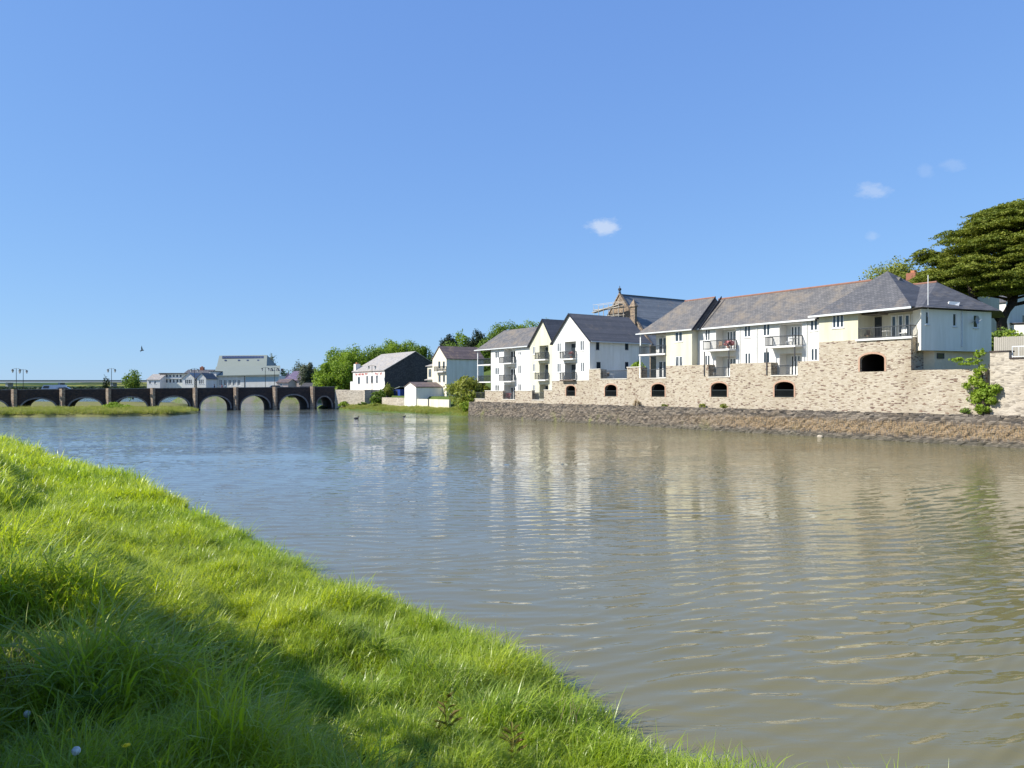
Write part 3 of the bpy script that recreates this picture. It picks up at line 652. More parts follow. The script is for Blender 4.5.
# ---- block E: long range with a corner pavilion and a rear wing
def block_e():
    rt = Q.thing('apartment_building', 'long two storey white flats with a lichened slate roof and a hipped corner balcony', 'building', 60, 3, 6)
    W = 3.0; fn = yfn(W); x0, x1 = Q.hit_y(697, 350, W)[0], Q.hit_y(819, 340, 2.0)[0]
    z2 = 9.25
    win = [hole(W, *h) for h in ((704.9, 710, 329.2, 340.8), (743.8, 750.6, 325.5, 337.4), (762.8, 769.9, 323.6, 336), (704.4, 710, 354.8, 366.3), (744.5, 750.6, 352.6, 364), (762.8, 769.9, 351.3, 363.5), (809.8, 817.6, 318.6, 330.8), (810.5, 817.6, 348, 361))]
    b1 = (Q.hit_y(716, 340, W)[0], Q.hit_y(736, 340, W)[0]); b2 = (Q.hit_y(779.5, 340, W)[0], Q.hit_y(802, 340, W)[0])
    bays = [(*b, z, z + 2.4, 1.2) for b in (b1, b2) for z in (6.1, z2)]
    m = MB(); wall_holes(m, x0, x1, 6.02, EAVE, win + bays, fn); shell(m, x0, x1, 6.02, EAVE, 8, fn); m.build('wall', 'white_render', rt)
    for h in win: window(rt, fn, *h[:4], cols=2)
    for px in (740, 757, 807): x = Q.hit_y(px, 340, W)[0]; MB().tube([(x, W - .06, 7.6), (x, W - .06, EAVE - .1)], .045, 6).build('drainpipe', 'gutter', rt)
    for a, b in (b1, b2):
        for z in (6.1, z2):
            mid = a + (b - a) * .22
            doors(rt, fn, mid, b - 1.0, z, z + 2.2, 3, 1.19); window(rt, fn, b - .85, b - .25, z + .9, z + 2.1, 1.19, 1, sill=False)
        s = balcony(rt, a - .9, b + .1, W - 1.3, W + 1.1, z2 + .02, [(a - .85, W), (a - .85, W - 1.25), (b + .05, W - 1.25), (b + .05, W)])
        railing(rt, [(a - .95, W - .8, 6.14), (a + (b - a) * .78, W - .8, 6.14)], 1.08)
        for x in (a - .8, b - .1): MB().box(x, x + .1, W - 1.2, W - 1.1, 6.2 if x < a else 7.6, z2 - .19).build('post', 'dark_frame', rt)
    # cream section on the tall stone base
    x2 = Q.hit_y(858, 330, 2.0)[0]; f2 = yfn(2.0); h = hole(2.0, 832, 843.7, 314.6, 328)
    m = MB(); wall_holes(m, x1 + .002, x2, 9.42, EAVE + .15, [h], f2); shell(m, x1 + .002, x2, 9.42, EAVE + .15, 6, f2); m.build('wall', 'cream_render', rt)
    window(rt, f2, *h[:4], cols=3)
    # balcony room
    x3 = 75.4; m = MB().box(x2 + .002, 75.2, 4.4, 9, 9.42, EAVE + .15); m.build('wall', 'ivory_render', rt)
    fb = yfn(4.2); xs = [Q.hit_y(p, 330, 4.3)[0] for p in (862, 868, 877, 881.5, 892, 896, 905, 908.5)]
    window(rt, fb, x2 + .3, x2 + 1.0, 9.6, 11.7, .19, 1, 'balcony_door', 'dark_frame', 'glass', False)
    a = x2 + 1.9; wd = (74.9 - a) / 4
    for i in range(4): window(rt, fb, a + i * wd + .05, a + (i + 1) * wd - .05, 9.55, 11.75, .19, 1, 'balcony_door', 'white_frame', 'glass', False, .13)
    b = MB().box(x2 - .1, 75.75, 1.72, 1.88, 9.3, 9.5).build('balcony', 'slab_white', rt)
    MB().box(x2, 75.6, 1.9, 4.38, 9.43, 9.47).build('balcony_floor', 'slab_white', rt)
    railing(b, [(x2 + .05, 1.95, 9.5), (75.5, 1.95, 9.5), (75.5, 3.3, 9.5)], 1.05)
    # wing with the plain pale end wall
    P1, P2 = (76.3, 2.3), (78.35, 10.9); L = math.hypot(P2[0] - P1[0], P2[1] - P1[1]); d = ((P2[0] - P1[0]) / L, (P2[1] - P1[1]) / L)
    fw = lambda s, dd, z: (P1[0] + d[0] * s - d[1] * dd, P1[1] + d[1] * s + d[0] * dd, z)
    hw = [(.55, 1.0, 10.55, 11.75), (3.9, 4.4, 10.45, 11.7), (6.5, 7.15, 10.4, 11.65)]
    m = MB(); wall_holes(m, 0, L, 8.2, 11.95, hw, fw); m.build('end_wall', 'shaded_side_render', rt)
    m = MB().prism([(74.9, 3.5), (P1[0] - .002, P1[1]), (P2[0] - .002, P2[1]), (74.9, 13)], 8.2, 11.95); m.v = m.v
    # shell only: front and back sides behind the end wall
    s = MB(); pl = [(74.9, 3.5), P1, P2, (74.9, 13)]
    s.add([(x, y, z) for z in (8.2, 11.95) for x, y in pl], [(0, 1, 5, 4), (2, 3, 7, 6), (3, 0, 4, 7), (0, 3, 2, 1)]); s.build('wall', 'shaded_side_render', rt)
    for h in hw: window(rt, fw, *h, cols=1)
    MB().box(4.95, 5.05, -.09, -.003, 8.6, 11.9, fw).build('drainpipe', 'gutter', rt)
    MB().prism([(75.55, 4.0), (76.4, 4.4), (77.9, 12.2), (75.55, 12.2)], 2.4, 8.19).build('undercroft_wall', 'undercroft', rt)
    window(rt, lambda s_, dd, z: (76.45 + s_ * .19 - dd, 4.7 + s_, z), 0, .9, 7.5, 8.0, -.02, 1, sill=False, frame='dark_frame')
    # roofs
    zr, wr, w0, e = 15.7, 6.65, 2.55, EAVE
    xa = x0 + .15
    m = MB().add([(xa, w0, e), (72, w0, e), (72, 10.8, e), (xa, 10.8, e), (xa, wr, zr), (72, wr, zr)], [(0, 1, 5, 4), (3, 4, 5, 2), (0, 4, 3), (1, 2, 5), (3, 2, 1, 0)])
    m.build('roof', 'slate_lichen', rt)
    ap = (70.6, 6.7, 16.45); e2 = EAVE + .3; c = [(x1 - .8, 1.45, e2 - .12), (75.95, 1.3, e2), (76.0, 12, e2), (x1 - .8, 12, e2 - .12)]
    m = MB().add(c + [ap], [(0, 1, 4), (1, 2, 4), (2, 3, 4), (3, 0, 4), (3, 2, 1, 0)]); m.build('corner_roof', 'slate_blue', rt)
    MB().slab([(x1 - .8, 1.3, e2 - .05), (76.0, 1.15, e2 - .01), (76.0, 1.29, e2 - .01), (x1 - .8, 1.44, e2 - .05)], .18).build('gutter', 'gutter', rt)
    MB().box(xa, x1 - .8, w0 - .1, w0 - .002, e - .12, e + .06).build('gutter', 'gutter', rt)
    MB().tube([(xa, wr, zr + .02), (69, wr, zr + .02)], .11, 6).build('ridge_tiles', 'ridge_red', rt)
    wp = (73.7, 10.1, 15.25); ew = 12.05
    m = MB().add([(66, 1.7, ew), (76.7, 1.75, ew), (79.0, 11.5, ew), (76, 19, ew), (66, 19, ew), wp, (64, 10.1, 15.25)], [(0, 1, 5, 6), (1, 2, 5), (2, 3, 5), (3, 4, 6, 5), (4, 0, 6), (4, 3, 2, 1, 0)])
    m.build('wing_roof', 'slate_blue', rt)
    MB().tube([(64, 10.1, 15.27), (73.7, 10.1, 15.27)], .11, 6).build('ridge_tiles', 'ridge_red', rt)
    an = MB().tube([(76.2, 3.6, 9.5), (76.2, 3.6, 9.52)], .01, 4)
    MB().tube([(76.62, 2.9, 11.2), (76.62, 2.9, 15.0)], .03, 6).build('flue', 'white_frame', rt)
    dh = MB(); cx, cy, cz = fw(6.3, -.45, 11.1)
    n = 14; vs = [(cx, cy + .0, cz)]; 
    for rr, dp in ((.2, .03), (.4, .12)):
        for k in range(n):
            t = 2 * math.pi * k / n; vs.append((cx + dp + .0, cy + rr * math.cos(t), cz + rr * math.sin(t)))
    fs = [(0, 1 + k, 1 + (k + 1) % n) for k in range(n)] + [(1 + k, 1 + n + k, 1 + n + (k + 1) % n, 1 + (k + 1) % n) for k in range(n)]
    dh.add(vs, fs); dh.tube([(cx, cy, cz), fw(6.3, 0, 10.9)], .03, 5); dh.tube([(cx, cy, cz - .3), (cx + .45, cy, cz)], .02, 4)
    dh.build('satellite_dish', 'dish_grey', rt)
    MB().add([(76.9, 5.6, 12.05), (77.4, 6.6, 12.05), (77.35, 7.1, 12.75), (76.95, 6.0, 12.8), (76.5, 6.4, 12.7)], [(0, 1, 2, 3), (0, 3, 4), (1, 4, 2), (2, 3, 4)]).build('roof_vent', 'white_frame', rt)
block_e()

# ---- furniture and plants on balconies
def chair(label, x, y, z, mat, rz=0, group='chairs on the balconies'):
    t = Q.thing('garden_chair', label, 'chair', x, y, z, group); m = MB()
    MB().box(x - .25, x + .25, y - .25, y + .25, z + .4, z + .46).build('seat', mat, t)
    MB().box(x - .25, x + .25, y + .2, y + .25, z + .46, z + .95).build('backrest', mat, t)
    for a in (-.22, .22):
        for b in (-.22, .22): MB().tube([(x + a, y + b, z), (x + a, y + b, z + .4)], .02, 5).build('leg', mat, t)
    return t
def btable(label, x, y, z):
    t = Q.thing('balcony_table', label, 'table', x, y, z, 'small tables on the balconies')
    MB().tube([(x, y, z + .7), (x, y, z + .74)], .42, 14).build('table_top', 'chair_white', t)
    MB().tube([(x, y, z + .02), (x, y, z + .7)], .04, 6).build('leg', 'chair_white', t)
    MB().tube([(x, y, z), (x, y, z + .03)], .25, 10).build('base', 'chair_white', t)
def pot(label, x, y, z, r, h, leafm, n=500, cat='plant', name='potted_plant', size=.09):
    t = Q.thing(name, label, cat, x, y, z)
    MB().tube([(x, y, z), (x, y, z + .3)], [.13, .19], 10).build('pot', 'terracotta', t)
    X, Y = 0, 0
    crown_mesh('foliage', leafm, (x, y, z + .3 + h * .5), (r, r, h * .6), n, size, t, seed=int(x * 10), clumps=10)
q = lambda px, w: Q.hit_y(px, 340, w)[0]
chair('brown wicker chair on the upper balcony of the left bay of the long flats', q(719, 2.5), 2.55, 9.27, 'chair_wicker')
pot('pink potted geraniums on the upper left balcony of the long flats', q(729, 2.2), 2.15, 9.27, .55, .7, 'pink_flower', 500, name='flower_pot')
btable('white round table on the upper balcony of the right bay of the long flats', q(794, 2.6), 2.5, 9.27)
chair('white chair beside the round table on the upper balcony of the right bay', q(789, 2.6), 2.6, 9.27, 'chair_white')
btable('white round table on the hipped corner balcony', 72.6, 3.1, 9.47)
chair('white chair at the right end of the hipped corner balcony', 74.2, 3.1, 9.47, 'chair_white')
chair('dark wicker chair at the left end of the hipped corner balcony', 70.5, 3.2, 9.47, 'chair_wicker')
pot('pink and orange flowers on the top balcony of the wide white gable', q(571, 1.7), 1.75, bc[0][2] + .05, .45, .6, 'pink_flower', 300, name='flower_pot')
pot('red flowers behind the railing of the hipped block garden', q(509, 2.9), 2.9, 2.95, .8, .8, 'pink_flower', 400, name='flower_pot')
chair('white chair on the lower balcony of the left bay of the long flats', q(713, 2.7), 2.8, 6.15, 'chair_white')
chair('brown chair behind the railing of the stone terrace', q(607, 3.4), 3.4, 6.02, 'chair_wicker')
btable('small white table behind the railing of the stone terrace', q(613, 3.4), 3.5, 6.02)
MB().box(xC1 + .02, q(641, 2), 2.99, 12, 5.8, 6.0).build('terrace_floor', 'concrete', off=(0, 0, 0)).name
tf = bpy.data.objects['terrace_floor']; tf.location = (Q.o[0], Q.o[1], 0); tf.rotation_euler = (0, 0, Q.a); tf['kind'] = 'structure'
def bush(label, fr, x, y, z, r, h, mat, n=1500, size=.18, seed=4, name='bush', cat='bush', **kw):
    t = fr.thing(name, label, cat, x, y, z); m = MB()
    for i in range(4):
        a = i * 1.6; m.tube([(x, y, z - .2), (x + math.cos(a) * r * .5, y + math.sin(a) * r * .5, z + h * .7)], [.07, .02], 5)
    m.build('stem', 'bark', t); crown_mesh('foliage', mat, (x, y, z + h * .5), (r, r, h * .55), n, size, t, seed=seed, **kw); return t
xx = q(636, 3.3); bush('bright green bush on the terrace beside the cream flats', Q, xx, 3.6, 6.0, 1.0, 2.2, 'leaf_ivy', 1500, .14)

# ---- right-hand walls, fence, ivy
def right_walls():
    W = 1.9; X = lambda px: Q.hit_y(px, 389, W)[0]
    t = Q.thing('garden_wall', 'tall grey stone wall under the timber fence right of the ivy', 'wall', X(985), W, 2.4)
    m = MB(); a, b, c, d = X(985), X(990), X(1009), 112
    m.box(a, b, W + .5, W + 1.0, 2.35, 6.8); m.box(b, c, W, W + .8, 2.35, 7.75); m.box(c, d, W, W + .8, 2.35, 7.15); m.build('wall_face', 'stone_pale', t)
    m = MB(); m.box(b - .05, c + .05, W - .06, W + .86, 7.753, 7.87); m.box(c + .052, d, W - .06, W + .86, 7.153, 7.27); m.build('coping', 'stone_dark', t)
    railing(t, [(c + .1, W + .3, 7.27), (d, W + .3, 7.27)], .95, 'railing', .5, 'gutter')
    f = Q.thing('timber_fence', 'weathered vertical board fence on top of the grey garden wall', 'fence', X(993), W + 2.5, 7.2)
    m = MB(); x = Q.hit_y(994, 345, W + 2.5)[0]; g = random.Random(2)
    while x < 108: m.box(x, x + .13, W + 2.5, W + 2.53, 7.2, 9.15 + g.uniform(-.03, .03)); x += .15
    m.build('boards', 'timber_pale', f); m = MB()
    x = Q.hit_y(994, 345, W + 2.5)[0]
    MB().box(x, 108, W + 2.54, W + 2.6, 7.6, 7.7).build('rail', 'timber_pale', f); MB().box(x, 108, W + 2.54, W + 2.6, 8.7, 8.8).build('rail', 'timber_pale', f)
    MB().box(X(990), 112, W + .8, W + 9, 2.4, 7.19).build('raised_garden', 'hill_soil', off=(0, 0, 0))
    o = bpy.data.objects['raised_garden']; o.location = (Q.o[0], Q.o[1], 0); o.rotation_euler = (0, 0, Q.a); o['kind'] = 'structure'
    # ivy
    t = Q.thing('ivy_plant', 'bright green ivy and shrub climbing the stone wall right of the corner flats', 'plant', X(985), W - .3, 2.5)
    m = MB(); bx = X(984); m.tube([(bx, W - .25, 2.45), (bx + .1, W - .2, 4.5), (bx - .2, W, 6.2), (bx - .7, W - .1, 7.6)], [.09, .07, .05, .02], 6); m.tube([(bx, W - .2, 4.2), (bx + 1, W - .15, 5.3)], [.05, .02], 5); m.build('stem', 'bark', t)
    for i, (dx, z, r, rz, n) in enumerate(((.0, 3.0, .6, .6, 600), (.15, 4.0, 1.15, .85, 1700), (.95, 4.7, .6, .5, 450), (-.55, 5.0, .9, .9, 900), (-.2, 6.3, .5, .7, 350), (-1.0, 7.0, 1.0, .35, 300), (-2.1, 7.2, .7, .3, 170), (-.2, 7.7, .45, .5, 180))):
        crown_mesh('foliage', 'leaf_ivy', (bx + dx, W - .3, z), (r, .5, rz), n, .1, t, seed=i + 3, clumps=12)
    for i, (px, s, mt) in enumerate(((969, .45, 'leaf_mid'), (728, .4, 'leaf_olive'), (706, .35, 'leaf_olive'), (668, .3, 'leaf_olive'), (640, .5, 'dry_stem'))):
        bush(('small dark green weed on the quay ledge left of the ivy', 'dry weed on the quay ledge under the left bay', 'dry weed on the quay ledge left of the long flats', 'small weed on the quay ledge under the cream flats', 'dry brown weed on the quay ledge under the terrace end')[i], Q, X(px), 1.3, 2.42, s * 1.2, s * 1.6, mt, 260, .09, i, name='weed', cat='plant', clumps=8)
right_walls()

# ---- generic simple house
def house(fr, name, label, x0, x1, y0, y1, z0, ze, zr, wall, roof, ridge='x', win=(), xwin=(), chim=None, cat='house', ov=.3, wallx=None, frame='white_frame', group=None, hip=0):
    rt = fr.thing(name, label, cat, x0, y0, z0, group); fn = yfn(y0); m = MB()
    wall_holes(m, x0, x1, z0, ze, [w[:4] for w in win], fn)
    P = [(x0, y0, z0), (x1, y0, z0), (x1, y1, z0), (x0, y1, z0), (x0, y0, ze), (x1, y0, ze), (x1, y1, ze), (x0, y1, ze)]
    m.add(P, [(0, 3, 2, 1), (2, 3, 7, 6), (3, 0, 4, 7)])
    xm, ym = (x0 + x1) / 2, (y0 + y1) / 2
    mx = MB(); sf = lambda q_, d, z: (x1 - d, q_, z); wall_holes(mx, y0, y1, z0, ze, [w[:4] for w in xwin], sf)
    if ridge == 'y':
        m.add([(x0, y0, ze), (x1, y0, ze), (xm, y0, zr)], [(0, 1, 2)]); m.add([(x0, y1, ze), (x1, y1, ze), (xm, y1, zr)], [(0, 1, 2)])
    else:
        mx.add([(x1, y0, ze), (x1, y1, ze), (x1, ym, zr)], [(0, 1, 2)]); m.add([(x0, y0, ze), (x0, y1, ze), (x0, ym, zr)], [(0, 1, 2)])
    m.build('wall', wall, rt); mx.build('side_wall', wallx or wall, rt)
    for w in win: window(rt, fn, *w[:4], cols=w[4] if len(w) > 4 else 2, frame=frame)
    for w in xwin: window(rt, sf, *w[:4], cols=1, frame=frame)
    r = MB(); th = .15
    if ridge == 'y':
        k = (zr - ze) / (xm - x0); a, b, e = x0 - ov, x1 + ov, ze - k * ov + .1; p, s = y0 - ov * .7, y1 + ov
        r.slab([(a, p, e), (xm, p, zr + .1), (xm, s, zr + .1), (a, s, e)], th); r.slab([(xm + .001, p, zr + .1), (b, p, e), (b, s, e), (xm + .001, s, zr + .1)], th)
    else:
        k = (zr - ze) / (ym - y0); a, b, e = y0 - ov, y1 + ov, ze - k * ov + .1; p, s = x0 - ov * .7, x1 + ov * .7
        r.slab([(p, a, e), (s, a, e), (s - hip, ym, zr + .1), (p + hip, ym, zr + .1)], th); r.slab([(p + hip, ym + .001, zr + .1), (s - hip, ym + .001, zr + .1), (s, b, e), (p, b, e)], th)
        if hip:
            r.add([(p, a, e), (p, b, e), (p + hip, ym, zr + .1)], [(0, 1, 2)]); r.add([(s, a, e), (s, b, e), (s - hip, ym, zr + .1)], [(0, 1, 2)])
    ro = r.build('roof', roof, rt)
    for c in chim or ():
        MB().box(c[0], c[0] + c[3], c[1], c[1] + c[3], c[2], c[2] + c[4]).build('chimney', c[5], ro)
        MB().box(c[0] + c[3] * .3, c[0] + c[3] * .7, c[1] + c[3] * .3, c[1] + c[3] * .7, c[2] + c[4] + .002, c[2] + c[4] + .4).build('chimney_pot', 'terracotta', ro)
    return rt

# ---- pub by the bridge
W8 = 8.0; px_ = lambda a, b, c, d: hole(W8, a, b, c, d)[:4]
xp0, xp1 = Q.hit_y(353, 380, W8)[0], Q.hit_y(384.7, 380, W8)[0]
pub = house(Q, 'pub', 'white fronted pub with pale slate roof and black gable wall by the bridge', xp0, xp1, W8, 23.8, 2.6, 9.15, 13.6, 'white_render', 'slate_pub',
      win=[(*px_(357.8, 360, 377, 384), 1), (*px_(366.3, 368.3, 376, 383.5), 1), (*px_(371, 373, 376, 383), 1), (*px_(376, 378, 375.5, 383), 1)], wallx='slate_hung', cat='building', frame='dark_frame',
      chim=[(xp0 - .3, W8 + .3, 8.4, 1.3, 2.6, 'white_render')])
MB().box(xp0 - 3, xp0 - .01, W8 + .5, W8 + 6, 2.6, 6.6).build('annexe', 'white_render', pub)
m = MB(); g = random.Random(5)
for a, b, y in ((355, 368, 374.6), (375, 382.5, 373.8)):
    s0, z = Q.hit_y(a, y, W8); s1, _ = Q.hit_y(b, y, W8); s = s0
    while s < s1:
        wd = g.uniform(.25, .4); m.box(s, s + .09, W8 - .04, W8 - .003, z - .25, z + .25); m.box(s + .09, s + wd, W8 - .04, W8 - .003, z + g.choice((-.25, -.04, .16)), z + g.choice((.25, .25, .06)) * 1.0 + .03)
        s += wd + g.choice((.14, .14, .14, .5))
m.build('sign_lettering', 'red_sign', pub)
# ramp wall and low river walls
def low_walls():
    W = 4.0; X = lambda px: Q.hit_y(px, 395, W)[0]; zz = lambda px, py: Q.hit_y(px, py, W)[1]
    t = Q.thing('ramp_wall', 'pale stone ramp wall below the pub where the bridge lands', 'wall', X(333), W, 0)
    bx, by = B.w(64.75, -.15); a, wa = Q.l(bx, by); b = X(364); za, zb = EYE + (HOR - 389.6) / F * by, zz(364, 390.3)
    m = MB(); pl = [(a, wa), (b, W), (b, W + .6), (a - .3, wa + .6)]
    m.add([(x, y, -.2) for x, y in pl] + [(x, y, z) for (x, y), z in zip(pl, (za, zb, zb, za))], [(3, 2, 1, 0), (4, 5, 6, 7), (0, 1, 5, 4), (1, 2, 6, 5), (2, 3, 7, 6), (3, 0, 4, 7)]); m.build('wall_face', 'stone_pale', t)
    MB().box(b + .003, b + .6, W - .08, W + 4, 0, zb + .12).build('end_pier', 'stone_pale', t)
    pl = [(a - .3, wa + .62), (b, W + .62), (b, W + 4), (a - 6, W + 4)]
    m = MB(); m.add([(x, y, 0) for x, y in pl] + [(x, y, z) for (x, y), z in zip(pl, (za - .6, zb - .8, zb - .8, za - .6))], [(3, 2, 1, 0), (4, 5, 6, 7), (0, 1, 5, 4), (1, 2, 6, 5), (2, 3, 7, 6), (3, 0, 4, 7)]); m.build('ramp', 'brick_red', t)
    bush('low yellow green bush on the bank against the ramp wall', Q, -58.5, 1.0, .5, 1.3, 1.3, 'leaf_ivy', 900, .18, 71, clumps=12)
    bush('low green bush on the bank under the garden wall', Q, -44, 2.6, .9, 1.0, .9, 'leaf_olive', 600, .18, 72, clumps=12)
    bush('small green bush at the slipway edge of the bank', Q, -51.5, 2.4, .8, .9, .9, 'leaf_mid', 600, .18, 73, clumps=12)
    t = Q.thing('garden_wall', 'low pale garden wall along the bank beside the white boat shed', 'wall', X(382), W, 0)
    MB().box(X(382), X(405), W, W + .4, 0, zz(393, 397.6)).build('wall_face', 'stone_pale', t)
    MB().box(X(417), X(449), W, W + .4, 0, zz(430, 399.2)).build('wall_face', 'ivory_render', t)
    MB().box(X(428), X(429.2), W - .04, W - .003, .8, zz(430, 399.2)).build('drain', 'slate_hung', t)
    x0, x1 = X(405), X(416.5)
    s = house(Q, 'boat_shed', 'small white gabled boat shed on the bank', x0, x1, 3.9, 12, .6, zz(405, 387), zz(410, 382.5), 'white_render', 'slate_brown', ridge='y', wallx='shaded_side_render', cat='shed', ov=.15)
    t = Q.thing('porch', 'open fronted porch with dark interior between boat shed and gabled house', 'porch', x1 + .5, 12.5, 1)
    m = MB(); z0, z1 = 2.6, 5.6; a, b = x1 - 2, x1 + 2.6
    wall_holes(m, 12.2, 18, z0, z1, [(12.6, 14.2, z0, z1 - .5, 1.4), (14.6, 17.4, z0, z1 - .5, 1.4)], lambda q_, d, z: (b - d, q_, z)); m.box(a, b - .002, 12.2, 18, z1, z1 + .01); m.build('wall', 'ivory_render', t)
    MB().slab([(a, 11.9, z1 + .9), (b + .4, 11.9, z1 + .15), (b + .4, 18.3, z1 + .15), (a, 18.3, z1 + .9)], .12).build('roof', 'slate_brown', t)
    s0 = Q.hit_y(394, 394, 8)[0]
    t = Q.thing('garden_shed', 'small deep blue shed with a pale sloping roof against the black gable', 'shed', s0, 8, 2.6)
    MB().box(s0, s0 + 3.2, 8, 11, 2.6, 4.6).build('wall', 'blue_paint', t); MB().slab([(s0 - .2, 7.8, 4.7), (s0 + 3.4, 7.8, 5.3), (s0 + 3.4, 11.2, 5.3), (s0 - .2, 11.2, 4.7)], .12).build('roof', 'roof_metal', t)
    MB().box(s0 + 1.1, s0 + 1.9, 7.95, 7.997, 2.7, 4.4).build('door', 'dark_frame', t)
    bush('rounded dark olive bush beside the slipway', Q, X(377), 4.6, 1.2, 2.0, 3.2, 'leaf_mid', 1500, .22, 8)
    bush('pale green bush against the foot of the black gable', Q, Q.hit_y(388, 392, 6.5)[0], 6.5, 2.6, 1.3, 3.2, 'leaf_olive', 900, .2, 9)
    MB().box(X(365), X(381), 5.4, 5.8, 0, 3.2).build('slipway_wall', 'stone_dark', off=(0, 0, 0)); o = bpy.data.objects['slipway_wall']  # dark stone stands in for the shadow in the slipway recess
    o.location = (Q.o[0], Q.o[1], 0); o.rotation_euler = (0, 0, Q.a); tag(o, 'dark shaded wall at the back of the slipway', 'wall')
low_walls()
W10 = 10.0; h10 = lambda *a: hole(W10, *a)[:4]
xh0, xh1 = Q.hit_y(432.5, 370, W10)[0], Q.hit_y(446.5, 370, W10)[0]
hh = house(Q, 'gabled_house', 'cream gabled house with a pale blank side wall and brown slate roof behind the willow', xh0, xh1, W10, 19, 2.6, 11.1, 13.6, 'ivory_render', 'slate_brown', ridge='y',
      win=[(*h10(438.3, 440.4, 361.5, 368.5), 1), (*h10(442.8, 444.8, 361.5, 368.5), 1), (*h10(438.5, 440.6, 375.5, 382), 1), (*h10(443, 445, 375.5, 382), 1)], wallx='grey_and_shade_render', frame='dark_frame', ov=.25)
a_, b_ = xh0 + .6, xh1 - .1
balcony(hh, a_ + 1.5, b_, W10 - .8, W10 - .005, Q.hit_y(441, 371.5, W10)[1], [(a_ + 1.5, W10), (a_ + 1.5, W10 - .75), (b_, W10 - .75), (b_, W10)])
an = MB().box(xh0 - 4.2, xh0 - .002, W10 + 1, 17, 2.6, 9.6).build('bay_wall', 'ivory_render', hh)
fa = yfn(W10 + 1)
for z in (4.3, 7.3):
    for k in (0, 1): window(hh, fa, xh0 - 3.6 + k * 1.9, xh0 - 2.4 + k * 1.9, z, z + 1.7, -.0, 1, frame='dark_frame')
MB().slab([(xh0 - 4.4, W10 + .6, 9.7), (xh0 - .002, W10 + .6, 9.7), (xh0 - .002, W10 + 4, 10.8), (xh0 - 4.4, W10 + 4, 10.8)], .12).build('bay_roof', 'slate_pub', hh)
MB().slab([(xh0 - 4.4, W10 + .3, 6.7), (xh0 - .002, W10 + .3, 6.7), (xh0 - .002, W10 + .99, 6.9), (xh0 - 4.4, W10 + .99, 6.9)], .12).build('canopy', 'slate_pub', hh)
bush('large yellow green willow bush at the bridge end of the quay', Q, -5.2, 3.4, .9, 4.0, 6.0, 'leaf_olive', 5200, .26, 21, name='willow_bush', clumps=34)
bush('lower green bush at the water beside the quay end', Q, -2.6, 2.0, .6, 1.9, 3.2, 'leaf_ivy', 1700, .2, 22, clumps=20)

